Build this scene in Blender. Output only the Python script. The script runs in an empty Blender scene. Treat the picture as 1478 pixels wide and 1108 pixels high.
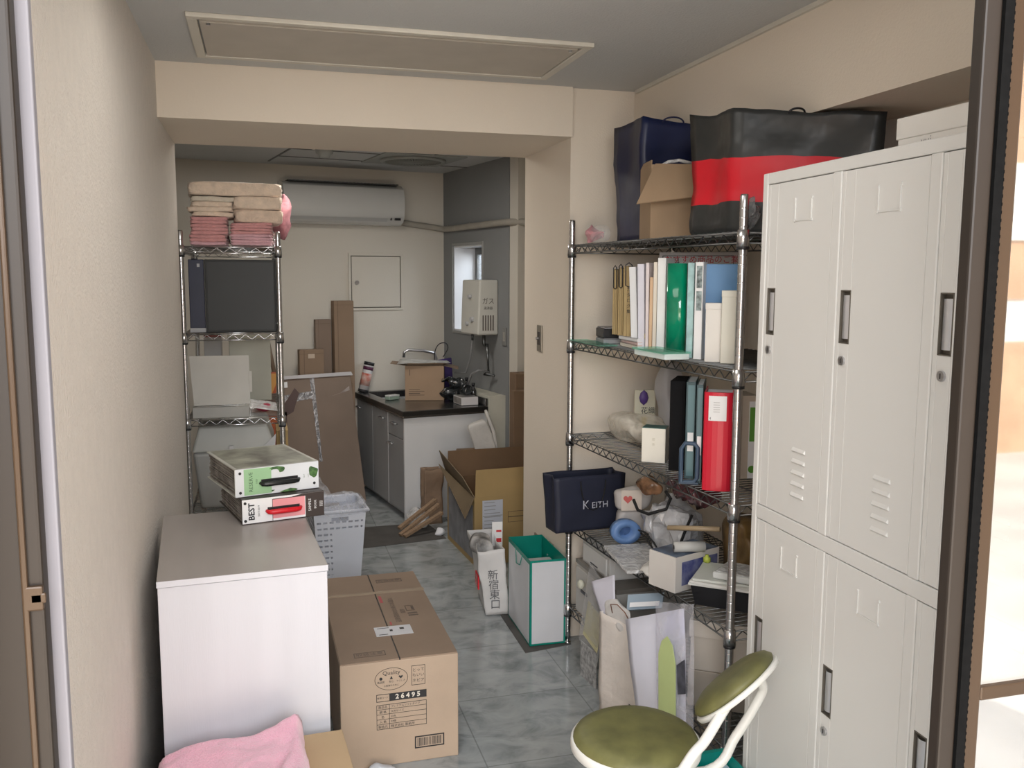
import bpy, bmesh, math, random
from mathutils import Vector, Matrix, noise
random.seed(7)
SC = bpy.context.scene
def nvec(p):
    p = Vector(p); return Vector((noise.noise(p+Vector((9.3,1.2,4.5))), noise.noise(p+Vector((3.7,7.1,2.9))), noise.noise(p+Vector((1.1,5.5,8.3)))))
COL = SC.collection
PI = math.pi
rad = math.radians

# ------------------------------------------------------------------ camera model (1478 x 1108)
FOC, YAW, PITCH, ROLL = 1294.8, -.2724, .1196, .0039
CAM = Vector((.337, 0, 1.5502))
FW = Vector((-math.sin(YAW)*math.cos(PITCH), math.cos(YAW)*math.cos(PITCH), -math.sin(PITCH)))
R0 = Vector((math.cos(YAW), math.sin(YAW), 0)); U0 = R0.cross(FW)
RT = R0*math.cos(ROLL) + U0*math.sin(ROLL)
UP = -R0*math.sin(ROLL) + U0*math.cos(ROLL)

def ray(px, py):
    return FW + RT*((px-739)/FOC) + UP*((554-py)/FOC)
def at(px, py, X=None, Y=None, Z=None):
    """surveyed point: where the sight line meets a plane of the room"""
    d = ray(px, py)
    if X is not None: t = (X-CAM.x)/d.x
    elif Y is not None: t = (Y-CAM.y)/d.y
    else: t = (Z-CAM.z)/d.z
    return CAM + d*t

cam = bpy.data.cameras.new('camera'); camo = bpy.data.objects.new('camera', cam); COL.objects.link(camo)
cam.sensor_width = 36; cam.lens = FOC/1478*36; cam.clip_start = .02; cam.clip_end = 200
mw = Matrix((RT, UP, -FW)).transposed().to_4x4(); mw.translation = CAM
camo.matrix_world = mw
SC.camera = camo

# ------------------------------------------------------------------ materials
MATS = {}
def mat(name, col, rough=.6, metal=0, var=0.06, scale=8, bump=0, bscale=60, alpha=1, trans=0, emit=0, coat=0, stretch=(1,1,1), ior=1.45, sss=0, dark=None, sheen=0, spec=.5):
    if name in MATS: return MATS[name]
    m = bpy.data.materials.new(name); m.use_nodes = True; nt = m.node_tree; N = nt.nodes; L = nt.links
    b = N['Principled BSDF']
    b.inputs['Roughness'].default_value = rough; b.inputs['Metallic'].default_value = metal
    b.inputs['Alpha'].default_value = alpha; b.inputs['Transmission Weight'].default_value = trans
    b.inputs['IOR'].default_value = ior; b.inputs['Coat Weight'].default_value = coat
    b.inputs['Specular IOR Level'].default_value = spec
    b.inputs['Sheen Weight'].default_value = sheen
    tc = N.new('ShaderNodeTexCoord'); mp = N.new('ShaderNodeMapping'); mp.inputs['Scale'].default_value = stretch
    L.new(tc.outputs['Object'], mp.inputs['Vector'])
    c = tuple(col)+(1,)
    if var > 0:
        n = N.new('ShaderNodeTexNoise'); n.inputs['Scale'].default_value = scale; n.inputs['Detail'].default_value = 4
        L.new(mp.outputs[0], n.inputs['Vector'])
        mx = N.new('ShaderNodeMix'); mx.data_type = 'RGBA'
        lo = tuple(dark)+(1,) if dark else tuple(max(0, x*(1-var*2)) for x in col)+(1,)
        hi = c if dark else tuple(min(1, x*(1+var)) for x in col)+(1,)
        mx.inputs[6].default_value = lo; mx.inputs[7].default_value = hi
        rmp = N.new('ShaderNodeMapRange'); rmp.inputs[1].default_value = .3; rmp.inputs[2].default_value = .7
        L.new(n.outputs['Fac'], rmp.inputs[0]); L.new(rmp.outputs[0], mx.inputs[0])
        L.new(mx.outputs[2], b.inputs['Base Color'])
    else:
        b.inputs['Base Color'].default_value = c
    if bump > 0:
        n2 = N.new('ShaderNodeTexNoise'); n2.inputs['Scale'].default_value = bscale; n2.inputs['Detail'].default_value = 3
        L.new(mp.outputs[0], n2.inputs['Vector'])
        bp = N.new('ShaderNodeBump'); bp.inputs['Strength'].default_value = bump; bp.inputs['Distance'].default_value = .01
        L.new(n2.outputs['Fac'], bp.inputs['Height']); L.new(bp.outputs[0], b.inputs['Normal'])
    if emit > 0:
        b.inputs['Emission Color'].default_value = c; b.inputs['Emission Strength'].default_value = emit
    MATS[name] = m
    return m

def clearmat(name, col=(1,1,1), fac=.25, rough=.15, bump=.6, bscale=25):
    """thin clear plastic film: mostly see-through with a milky, glossy crinkled skin"""
    if name in MATS: return MATS[name]
    m = bpy.data.materials.new(name); m.use_nodes = True; nt = m.node_tree; N = nt.nodes; L = nt.links
    b = N['Principled BSDF']; out = N['Material Output']
    b.inputs['Base Color'].default_value = tuple(col)+(1,); b.inputs['Roughness'].default_value = rough
    t = N.new('ShaderNodeBsdfTransparent'); t.inputs[0].default_value = tuple(min(1, .5+.5*x) for x in col)+(1,)
    mx = N.new('ShaderNodeMixShader'); tc = N.new('ShaderNodeTexCoord')
    n = N.new('ShaderNodeTexNoise'); n.inputs['Scale'].default_value = bscale; n.inputs['Detail'].default_value = 3; n.inputs['Distortion'].default_value = 1
    L.new(tc.outputs['Object'], n.inputs['Vector'])
    mr = N.new('ShaderNodeMapRange'); mr.inputs[1].default_value = .3; mr.inputs[2].default_value = .7; mr.inputs[3].default_value = fac*.5; mr.inputs[4].default_value = min(1, fac*1.6)
    L.new(n.outputs['Fac'], mr.inputs[0]); L.new(mr.outputs[0], mx.inputs[0])
    bp = N.new('ShaderNodeBump'); bp.inputs['Strength'].default_value = bump; bp.inputs['Distance'].default_value = .02
    L.new(n.outputs['Fac'], bp.inputs['Height']); L.new(bp.outputs[0], b.inputs['Normal'])
    L.new(t.outputs[0], mx.inputs[1]); L.new(b.outputs[0], mx.inputs[2]); L.new(mx.outputs[0], out.inputs[0])
    MATS[name] = m
    return m

def wallmat(name, col, dark, bump=.25, sx=1, sz=1, sc=140):
    m = mat(name, col, .85, var=.04, scale=1.5, bump=bump, bscale=sc, dark=dark, stretch=(sx, sx, sz), spec=.25)
    return m

def floormat():
    m = bpy.data.materials.new('marble_tile'); m.use_nodes = True; nt = m.node_tree; N = nt.nodes; L = nt.links
    b = N['Principled BSDF']; b.inputs['Roughness'].default_value = .16; b.inputs['Specular IOR Level'].default_value = .55
    tc = N.new('ShaderNodeTexCoord'); mp = N.new('ShaderNodeMapping'); mp.inputs['Rotation'].default_value = (0, 0, 0); mp.inputs['Location'].default_value = (-.08, .12, 0)
    L.new(tc.outputs['Object'], mp.inputs[0])
    n = N.new('ShaderNodeTexNoise'); n.inputs['Scale'].default_value = 7; n.inputs['Detail'].default_value = 9; n.inputs['Roughness'].default_value = .6; n.inputs['Distortion'].default_value = .7
    mp2 = N.new('ShaderNodeMapping'); mp2.inputs['Scale'].default_value = (1, 1.4, 1); mp2.inputs['Rotation'].default_value = (0, 0, .7)
    L.new(tc.outputs['Object'], mp2.inputs[0]); L.new(mp2.outputs[0], n.inputs['Vector'])
    cr = N.new('ShaderNodeValToRGB'); e = cr.color_ramp.elements
    e[0].position = .28; e[0].color = (.17, .19, .195, 1); e[1].position = .75; e[1].color = (.43, .45, .455, 1)
    x = e.new(.42); x.color = (.28, .30, .305, 1); x = e.new(.52); x.color = (.355, .375, .38, 1)
    L.new(n.outputs['Fac'], cr.inputs[0])
    br = N.new('ShaderNodeTexBrick'); br.offset = 0; br.inputs['Scale'].default_value = 1; br.inputs['Brick Width'].default_value = .455; br.inputs['Row Height'].default_value = .455
    br.inputs['Mortar Size'].default_value = .0025; br.inputs['Mortar Smooth'].default_value = .2
    br.inputs['Color1'].default_value = (1, 1, 1, 1); br.inputs['Color2'].default_value = (.86, .88, .88, 1); br.inputs['Mortar'].default_value = (.62, .63, .63, 1)
    L.new(mp.outputs[0], br.inputs['Vector'])
    mx = N.new('ShaderNodeMix'); mx.data_type = 'RGBA'; mx.blend_type = 'MULTIPLY'; mx.inputs[0].default_value = 1
    L.new(cr.outputs[0], mx.inputs[6]); L.new(br.outputs[0], mx.inputs[7]); L.new(mx.outputs[2], b.inputs['Base Color'])
    bp = N.new('ShaderNodeBump'); bp.inputs['Strength'].default_value = .05; L.new(br.outputs['Fac'], bp.inputs['Height'])
    return m

WHITE = lambda: mat('white_paper', (.78,.78,.80), .6, var=.03, scale=14)
INK = lambda: mat('black_ink', (.02,.02,.022), .6, var=0)
CARD = lambda: mat('kraft_cardboard', (.36,.25,.155), .8, var=.08, scale=3, bump=.06, bscale=200, stretch=(1,1,.3))
CARDD = lambda: mat('brown_cardboard', (.265,.185,.125), .8, var=.08, scale=3, bump=.06, bscale=200)
CARDG = lambda: mat('golden_cardboard', (.37,.255,.11), .75, var=.07, scale=3, bump=.05, bscale=200)
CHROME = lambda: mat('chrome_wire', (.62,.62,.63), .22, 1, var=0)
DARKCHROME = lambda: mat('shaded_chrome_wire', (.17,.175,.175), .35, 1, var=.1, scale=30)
POST = lambda: mat('chrome_post', (.62,.62,.63), .25, 1, var=.05, scale=20)
BLACKP = lambda: mat('black_plastic', (.015,.015,.017), .35, var=0)
GREYP = lambda: mat('grey_plastic', (.45,.45,.46), .45, var=.03)
METAL = lambda: mat('brushed_steel', (.6,.6,.62), .3, 1, var=.06, scale=40, stretch=(1,1,10))

# ------------------------------------------------------------------ mesh builder
class MB:
    def __init__(s): s.v = []; s.f = []; s.mi = []; s.sm = []; s.m = 0; s.smooth = False; s.T = None
    def add(s, vs, fs, sm=None):
        o = len(s.v)
        if s.T is not None: vs = [s.T @ Vector(v) for v in vs]
        s.v += [tuple(v) for v in vs]
        for f in fs: s.f.append(tuple(i+o for i in f)); s.mi.append(s.m); s.sm.append(s.smooth if sm is None else sm)
        return s
    def box(s, x0, x1, y0, y1, z0, z1):
        return s.add([(x0,y0,z0),(x1,y0,z0),(x1,y1,z0),(x0,y1,z0),(x0,y0,z1),(x1,y0,z1),(x1,y1,z1),(x0,y1,z1)],
                     [(0,3,2,1),(4,5,6,7),(0,1,5,4),(1,2,6,5),(2,3,7,6),(3,0,4,7)], False)
    def hexa(s, b, t):
        """bottom quad (ccw from above) and top quad"""
        return s.add(list(b)+list(t), [(0,3,2,1),(4,5,6,7),(0,1,5,4),(1,2,6,5),(2,3,7,6),(3,0,4,7)], False)
    def quad(s, a, b, c, d): return s.add([a,b,c,d], [(0,1,2,3)], False)
    def slab(s, pts, th, n=None):
        """thick flat polygon"""
        P = [Vector(p) for p in pts]
        nn = Vector(n) if n else (P[1]-P[0]).cross(P[2]-P[1]).normalized()
        k = len(P)
        return s.add([p for p in P]+[p-nn*th for p in P], [tuple(range(k)), tuple(range(2*k-1, k-1, -1))]+[(i, i+k, (i+1)%k+k, (i+1)%k) for i in range(k)], False)
    def tube(s, pts, r, n=8, cap=True, closed=False):
        P = [Vector(p) for p in pts]; k = len(P); vs = []; up = None
        rr = r if isinstance(r, (list, tuple)) else [r]*k
        for i, p in enumerate(P):
            if closed: d = P[(i+1)%k]-P[i-1]
            else: d = (P[min(i+1,k-1)]-P[max(i-1,0)])
            d = d.normalized() if d.length > 1e-9 else Vector((0,0,1))
            if up is None:
                up = Vector((0,0,1)) if abs(d.z) < .9 else Vector((1,0,0))
            a = up - d*up.dot(d)
            if a.length < 1e-5: a = Vector((1,0,0)) - d*d.x
            a.normalize(); up = a; b = d.cross(a)
            for j in range(n):
                t = 2*PI*j/n; vs.append(p + (a*math.cos(t)+b*math.sin(t))*rr[i])
        fs = []
        for i in range(k if closed else k-1):
            i2 = (i+1)%k
            for j in range(n): fs.append((i*n+j, i*n+(j+1)%n, i2*n+(j+1)%n, i2*n+j))
        if cap and not closed: fs.append(tuple(range(n-1,-1,-1))); fs.append(tuple((k-1)*n+j for j in range(n)))
        return s.add(vs, fs, True)
    def lathe(s, prof, n=24, c=(0,0,0), sx=1, sy=1):
        vs = []; k = len(prof)
        for r, z in prof:
            for j in range(n):
                t = 2*PI*j/n; vs.append((c[0]+r*math.cos(t)*sx, c[1]+r*math.sin(t)*sy, c[2]+z))
        fs = [(i*n+j, i*n+(j+1)%n, (i+1)*n+(j+1)%n, (i+1)*n+j) for i in range(k-1) for j in range(n)]
        if prof[0][0] > 1e-6: fs.append(tuple(range(n-1,-1,-1)))
        if prof[-1][0] > 1e-6: fs.append(tuple((k-1)*n+j for j in range(n)))
        return s.add(vs, fs, True)
    def cyl(s, c, r, h, n=20, axis='z'):
        o = s.T; T = Matrix.Translation(Vector(c))
        if axis == 'y': T = T @ Matrix.Rotation(-PI/2, 4, 'X')
        if axis == 'x': T = T @ Matrix.Rotation(PI/2, 4, 'Y')
        s.T = (o @ T) if o is not None else T
        vs = []
        for z in (0, h):
            for j in range(n): t = 2*PI*j/n; vs.append((r*math.cos(t), r*math.sin(t), z))
        s.add(vs, [(j, (j+1)%n, n+(j+1)%n, n+j) for j in range(n)], n > 8)
        s.add(vs, [tuple(range(n-1,-1,-1)), tuple(range(n, 2*n))], False)
        s.T = o; return s
    def sheet(s, fn, nu, nv, th=0):
        """fn(u,v)->point, u,v in 0..1"""
        vs = [fn(i/nu, j/nv) for j in range(nv+1) for i in range(nu+1)]
        fs = [(j*(nu+1)+i, j*(nu+1)+i+1, (j+1)*(nu+1)+i+1, (j+1)*(nu+1)+i) for j in range(nv) for i in range(nu)]
        s.add(vs, fs, True)
        if th:
            pass
        return s
    def blob(s, c, d, e=4.0, amp=.004, fr=20, n=14, seed=0, flat=1):
        """soft rounded block: super-ellipsoid with noise. c centre, d half sizes"""
        vs = []; fs = []; nu, nv = n*2, n
        def sg(x, p): return math.copysign(abs(x)**p, x)
        for j in range(nv+1):
            ph = -PI/2 + PI*j/nv
            for i in range(nu):
                t = 2*PI*i/nu
                x = sg(math.cos(ph), 2/e)*sg(math.cos(t), 2/e); y = sg(math.cos(ph), 2/e)*sg(math.sin(t), 2/e); z = sg(math.sin(ph), 2/e)
                p = Vector((x*d[0], y*d[1], z*d[2])); 
                q = nvec((p+Vector((seed*3.1, seed*1.7, seed)))*fr)*amp*2 + nvec((p+Vector((seed,seed,seed)))*fr*.35)*amp*3
                q.z *= flat
                vs.append(Vector(c)+p+q)
        for j in range(nv):
            for i in range(nu): fs.append((j*nu+i, j*nu+(i+1)%nu, (j+1)*nu+(i+1)%nu, (j+1)*nu+i))
        return s.add(vs, fs, True)
    def mesh(s, name, mats, doubles=False):
        me = bpy.data.meshes.new(name); me.from_pydata(s.v, [], s.f)
        for m in (mats if isinstance(mats, (list, tuple)) else [mats]): me.materials.append(m)
        for p, a, b in zip(me.polygons, s.mi, s.sm): p.material_index = a; p.use_smooth = b
        bm = bmesh.new(); bm.from_mesh(me)
        if doubles: bmesh.ops.remove_doubles(bm, verts=bm.verts, dist=1e-5)
        bm.to_mesh(me); bm.free(); me.update()
        return me

def obj(name, mb, mats, parent=None, bevel=0, segs=2, solid=0, sub=0, loc=None, rot=None, doubles=False):
    me = mb.mesh(name, mats, doubles or solid > 0 or sub > 0)
    o = bpy.data.objects.new(name, me); COL.objects.link(o)
    if parent is not None: o.parent = parent
    if loc is not None: o.location = loc
    if rot is not None: o.rotation_euler = rot
    if solid: md = o.modifiers.new('s', 'SOLIDIFY'); md.thickness = solid; md.offset = 0
    if sub: md = o.modifiers.new('u', 'SUBSURF'); md.levels = sub; md.render_levels = sub
    if bevel: md = o.modifiers.new('b', 'BEVEL'); md.width = bevel; md.segments = segs; md.limit_method = 'ANGLE'; md.angle_limit = rad(40)
    return o

def tag(o, label, cat, group=None, kind=None):
    o['label'] = label; o['category'] = cat
    if group: o['group'] = group
    if kind: o['kind'] = kind
    return o
def thing(name, label, cat, loc=(0,0,0), rot=0, group=None):
    o = bpy.data.objects.new(name, None); COL.objects.link(o); o.empty_display_size = .05
    o.location = loc; o.rotation_euler = (0, 0, rot) if not isinstance(rot, (tuple, list)) else rot
    return tag(o, label, cat, group)
def struct(name, mb, m, label=None, **k):
    o = obj(name, mb, m, **k); o['kind'] = 'structure'
    if label: o['label'] = label; o['category'] = name.split('_')[0]
    return o
def copy_tree(o, parent=None):
    c = o.copy(); COL.objects.link(c)
    if parent is not None: c.parent = parent
    for ch in list(o.children): copy_tree(ch, c)
    return c

def text_mesh(lines, m, name='lettering', parent=None):
    """lines: list of (string, size, matrix) in the parent's space, made into one mesh; align left/bottom"""
    vs = []; fs = []
    for st, size, T, *opt in lines:
        cu = bpy.data.curves.new('t', 'FONT'); cu.body = st; cu.size = size; cu.resolution_u = 2
        cu.align_x = opt[0] if opt else 'CENTER'; cu.align_y = 'CENTER'
        if len(opt) > 1: cu.offset = opt[1]
        t = bpy.data.objects.new('t', cu); COL.objects.link(t)
        dg = bpy.context.evaluated_depsgraph_get(); me = bpy.data.meshes.new_from_object(t.evaluated_get(dg))
        o = len(vs); vs += [tuple(T @ v.co) for v in me.vertices]; fs += [tuple(i+o for i in p.vertices) for p in me.polygons]
        bpy.data.objects.remove(t); bpy.data.curves.remove(cu); bpy.data.meshes.remove(me)
    me = bpy.data.meshes.new(name); me.from_pydata(vs, [], fs); me.materials.append(m)
    o = bpy.data.objects.new(name, me); COL.objects.link(o)
    if parent is not None: o.parent = parent
    return o
def TF(x, y, z, roll=0):
    """text plane facing -y, at x,y,z"""
    return Matrix.Translation((x, y, z)) @ Matrix.Rotation(PI/2, 4, 'X') @ Matrix.Rotation(roll, 4, 'Z')
def TX(x, y, z, roll=0):
    """text plane facing -x"""
    return Matrix.Translation((x, y, z)) @ Matrix.Rotation(-PI/2, 4, 'Z') @ Matrix.Rotation(PI/2, 4, 'X') @ Matrix.Rotation(roll, 4, 'Z')
def TT(x, y, z, roll=0):
    """text plane facing up"""
    return Matrix.Translation((x, y, z)) @ Matrix.Rotation(roll, 4, 'Z')

def fit(pxL, pxR, pyT, Y, rot, zb, pyM=None):
    """upright face whose left edge is on sight line pxL at depth Y and right edge on pxR; returns origin (x,y,zb), width, height"""
    ym = pyM if pyM is not None else pyT+40
    A = at(pxL, ym, Y=Y); d = ray(pxR, ym); e = Vector((math.cos(rot), math.sin(rot)))
    # A + s e = C + t d
    det = e.x*(-d.y) + d.x*e.y
    bx, by = CAM.x-A.x, CAM.y-A.y
    s = (bx*(-d.y) + d.x*by)/det
    zt = at(pxL, pyT, Y=Y).z
    return Vector((A.x, A.y, zb)), s, zt-zb
# ------------------------------------------------------------------ room shell
H = 2.303
cream = wallmat('cream_wall_paint', (.75,.67,.57), (.72,.64,.54), .12)
paper = mat('textured_wallpaper', (.74,.69,.63), .9, var=.05, scale=30, bump=.55, bscale=150, dark=(.70,.655,.60), stretch=(1,1,.7), spec=.2)
ceilm = wallmat('grey_ceiling_board', (.57,.575,.57), (.53,.535,.53), .25)
kwall = wallmat('kitchen_plaster', (.63,.59,.52), (.60,.56,.49), .1)
gwall = wallmat('grey_kitchen_board', (.255,.26,.26), (.235,.24,.24), .05)
white = mat('white_enamel', (.74,.74,.75), .4, var=.02, scale=2)
bronze = mat('bronze_aluminium', (.021,.0145,.010), .5, .0, var=.1, scale=4, stretch=(1,1,.2))
bronzel = mat('pale_bronze_aluminium', (.060,.036,.020), .35, .2, var=.1, scale=4, stretch=(1,1,.2))
gasket = mat('black_rubber', (.006,.006,.006), .9, var=.1, scale=90, spec=.1)
lilac = mat('lilac_grey_trim_paint', (.235,.225,.245), .6, var=.03, scale=2)
trimw = mat('cream_metal_trim', (.62,.59,.52), .45, var=.03)

KA = rad(10.5)
KM = Matrix.Translation((1.18, 5.52, 0)) @ Matrix.Rotation(KA, 4, 'Z')
def K(a, b, z=0): return KM @ Vector((a, b, z))
def kthing(name, label, cat, a, b, z=0, rot=0, group=None): return thing(name, label, cat, K(a, b, z), KA+rot, group)

m = MB(); m.box(-1.6, 3.4, .9, 8, -.06, 0); struct('floor', m, floormat())
m = MB(); m.box(-1.6, 3.4, .9, 8, H, H+.12); struct('ceiling', m, ceilm)
m = MB(); m.box(-.12, 0, .93, 4.18, 0, H); struct('wall_left', m, paper)
m = MB(); m.box(-.12, 1.566, 3.506, 4.18, 2.108, H); struct('beam', m, cream)
m = MB(); m.box(1.566, 2.5, 3.528, 4.18, 0, H); struct('pillar', m, cream)
m = MB(); m.box(1.84, 2.5, .93, 3.528, 2.008, H); struct('wall_right_upper', m, cream)
m = MB(); m.box(2.12, 2.5, .93, 3.528, 0, 2.008); struct('wall_right', m, cream)
# thin shadow moulding where the upper wall meets the ceiling
m = MB(); m.box(1.828, 1.84, .95, 3.5, H-.014, H); struct('trim_1', m, trimw)
# kitchen recess
m = MB(); m.T = KM; m.box(-2.2, .80, 1.05, 1.2, 0, H); struct('wall_back', m, kwall)
m = MB(); m.box(-.9, -.75, 4.0, 7, 0, H); m.box(-.75, -.12, 4.06, 4.18, 0, H); struct('wall_left_kitchen', m, kwall)
WB0, WB1, WZ0, WZ1, WA = .34, .86, 1.155, 1.765, .69
m = MB(); m.T = KM
for b0, b1, z0, z1 in ((-.07, WB0, 0, H), (WB1, 1.05, 0, H), (WB0, WB1, 0, WZ0), (WB0, WB1, WZ1, H)): m.box(WA, WA+.22, b0, b1, z0, z1)
struct('wall_right_kitchen', m, gwall)
m = MB(); m.T = KM; m.box(WA+.004, 1.9, -.19, -.074, 0, H); struct('wall_right_return', m, kwall)
m = MB(); m.box(2.5, 2.62, 3.9, 6.2, 0, H); struct('wall_far_right', m, kwall)
# outer front wall of the building either side of and over the sliding doors
m = MB(); m.box(-1.7, .05, .80, .93, 0, H+.1); m.box(2.1, 3.4, .80, .93, 0, H+.1); m.box(.05, 2.1, .80, .93, 2.16, H+.1)
struct('wall_front', m, cream)
m = MB(); m.box(-1.72, -1.6, .8, 8.1, -.05, H+.1); m.box(3.4, 3.52, .8, 8.1, -.05, H+.1); m.box(-1.72, 3.52, 8, 8.12, -.05, H+.1)  # unseen enclosing walls, added to block sun and background leaks
struct('wall_outer', m, cream)

# kitchen window
w = thing('window_1', 'small white-framed kitchen window with a deep white reveal', 'window', K(WA, WB0, WZ0), KA); w['kind'] = 'structure'
ww, wh = WB1-WB0, WZ1-WZ0
m = MB()
for a in ((.004,.20,-.0,.008,0,wh), (.004,.20,ww-.008,ww,0,wh), (.004,.20,0,ww,0,.01), (.004,.20,0,ww,wh-.01,wh)): m.box(*a)
obj('reveal', m, white, w)
m = MB()
m.box(-.008, .006, -.018, .0, -.02, wh+.02); m.box(-.008, .006, ww, ww+.012, -.02, wh+.02); m.box(-.008,.006,0,ww,-.018,0); m.box(-.008,.006,0,ww,wh,wh+.018)
obj('window_trim', m, mat('grey_window_trim', (.32,.32,.31), .5, var=0), w, bevel=.002)
m = MB()
m.box(.17,.20,.008,.04,.01,wh-.01); m.box(.17,.20,ww-.04,ww-.008,.01,wh-.01); m.box(.17,.20,.04,ww-.04,.01,.05); m.box(.17,.20,.04,ww-.04,wh-.06,wh-.01); m.box(.165,.195,ww*.5-.02,ww*.5+.02,.05,wh-.05)
obj('window_frame', m, mat('grey_sash', (.16,.16,.155), .4, .3, var=0), w, bevel=.002)
m = MB(); m.box(.183,.187,.04,ww-.04,.05,wh-.06)
glassm = clearmat('frosted_glass', (.9,.95,1), .35, .3, .2, 40)
obj('pane', m, glassm, w)
m = MB(); m.cyl((.155, ww*.5+.01, wh*.45), .012, .02, 12, 'x'); m.box(.145,.157,ww*.5,ww*.5+.02,wh*.45-.01,wh*.45+.05); obj('catch', m, METAL(), w)

# ---- sliding door at the front
d = thing('door_1', 'bronze aluminium frame at the side of the open doorway by the wallpapered wall', 'door frame', (.05, .95, 0)); d['kind'] = 'structure'
m = MB(); m.box(0, .0745, -.012, .012, 0, 2.16); obj('frame', m, bronze, d, bevel=.003)
m = MB(); m.box(.056, .062, -.018, -.012, 0, 2.16); obj('track_edge', m, bronzel, d, bevel=.002)
m = MB(); m.box(.058, .075, -.018, -.011, 1.225, 1.25); m.box(.063,.0775,-.018,-.013,1.232,1.243); obj('catch', m, bronzel, d, bevel=.002)
d = thing('door_2', 'brown aluminium sliding glass door standing beside the locker', 'door', (1.195, .95, 0)); d['kind'] = 'structure'
m = MB(); m.box(0, .026, -.01, .01, 0, 2.12); obj('stile', m, bronze, d, bevel=.003)
m = MB(); m.box(.026, .040, -.014, .0, 0, 2.12)
for i in range(150): m.box(.0395, .0405, -.0145, -.013, .5+i*.01, .504+i*.01)
obj('gasket', m, gasket, d)
m = MB(); m.box(.040, .066, -.008, .008, 0, 2.12); m.box(.066, .86, -.008, .008, 0, .09); m.box(.066,.86,-.008,.008,2.04,2.12); m.box(.83,.9,-.008,.008,0,2.12); m.box(.066,.83,-.007,.007,.98,1.0)
obj('sash_frame', m, bronzel, d, bevel=.003)
gm = bpy.data.materials.new('reflective_glass'); gm.use_nodes = True; nt = gm.node_tree
g = nt.nodes.new('ShaderNodeBsdfGlossy'); g.inputs['Roughness'].default_value = .03; g.inputs[0].default_value = (.9,.9,.9,1)
t = nt.nodes.new('ShaderNodeBsdfTransparent'); mx = nt.nodes.new('ShaderNodeMixShader'); mx.inputs[0].default_value = .62
nt.links.new(t.outputs[0], mx.inputs[1]); nt.links.new(g.outputs[0], mx.inputs[2]); nt.links.new(mx.outputs[0], nt.nodes['Material Output'].inputs[0])
m = MB(); m.box(.06, .84, -.002, .002, .08, 2.05); obj('pane', m, gm, d)
# lilac timber stop between frame and wallpaper
m = MB(); m.box(.0, .1335, .972, .986, 0, H); struct('trim_2', m, lilac, bevel=.002)

# ---- ceiling hatch
t = thing('ceiling_hatch', 'long beige metal maintenance hatch set in the grey ceiling', 'hatch', (.150, 2.84, H))
m = MB()
W_, D_ = 1.255, .52
m.box(0, W_, 0, .03, -.014, 0); m.box(0, W_, D_-.03, D_, -.014, 0); m.box(0, .03, .03, D_-.03, -.014, 0); m.box(W_-.03, W_, .03, D_-.03, -.014, 0)
obj('frame', m, trimw, t, bevel=.003)
m = MB(); m.box(.035, W_-.035, .062, D_-.036, -.012, .0); obj('panel', m, mat('beige_hatch_panel', (.50,.46,.40), .5, var=.03), t, bevel=.002)
m = MB(); m.box(.031, W_-.031, .031, .062, -.003, 0); obj('gap', m, BLACKP(), t)
for x in (.06, W_-.06): m = MB(); m.cyl((x,.07,-.018), .006, .006, 10); obj('latch', m, METAL(), t)

# ---- kitchen ceiling vent, detector
c = at(597, 229, Z=H)
t = thing('ceiling_vent', 'round slotted air diffuser in the kitchen ceiling above the water heater', 'vent', (c.x, c.y+.02, H), KA)
vm = mat('vent_grey', (.33,.34,.32), .5, var=.04)
m = MB(); m.box(-.27, .27, -.27, .27, -.008, 0); obj('panel', m, vm, t, bevel=.003)
m = MB(); m.lathe([(.215,-.008),(.215,-.02),(.19,-.024),(.185,-.01)], 40); obj('rim', m, vm, t)
m = MB()
for i in range(48):
    T = Matrix.Rotation(2*PI*i/48, 4, 'Z'); m.T = T; m.box(.06, .182, -.003, .003, -.022, -.009)
m.T = None; m.lathe([(.0,-.026),(.05,-.026),(.062,-.02),(.062,-.009)], 24)
obj('grille', m, mat('vent_slats', (.22,.23,.21), .5, var=0), t)
c = at(468, 214, Z=H)
t = thing('smoke_detector', 'small round beige detector on the kitchen ceiling near the beam', 'detector', (c.x, c.y, H))
m = MB(); m.lathe([(0,-.055),(.03,-.055),(.036,-.035),(.05,-.03),(.055,0)], 24); obj('housing', m, vm, t)
m = MB(); m.lathe([(.058,0),(.058,-.01),(.075,-.006),(.075,0)], 24); obj('base', m, trimw, t)
# ceiling panel joints in the kitchen
m = MB(); m.T = KM; dk = mat('panel_joint', (.16,.16,.16), .7, var=0)
m.box(-.62, .25, .22, .235, H-.004, H); m.box(.25, .262, -.5, .6, H-.004, H); m.box(-.62,.69,.60,.612,H-.004,H); m.box(-.62, -.608, -1.2, .9, H-.004, H)
struct('trim_3', m, dk)

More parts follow.
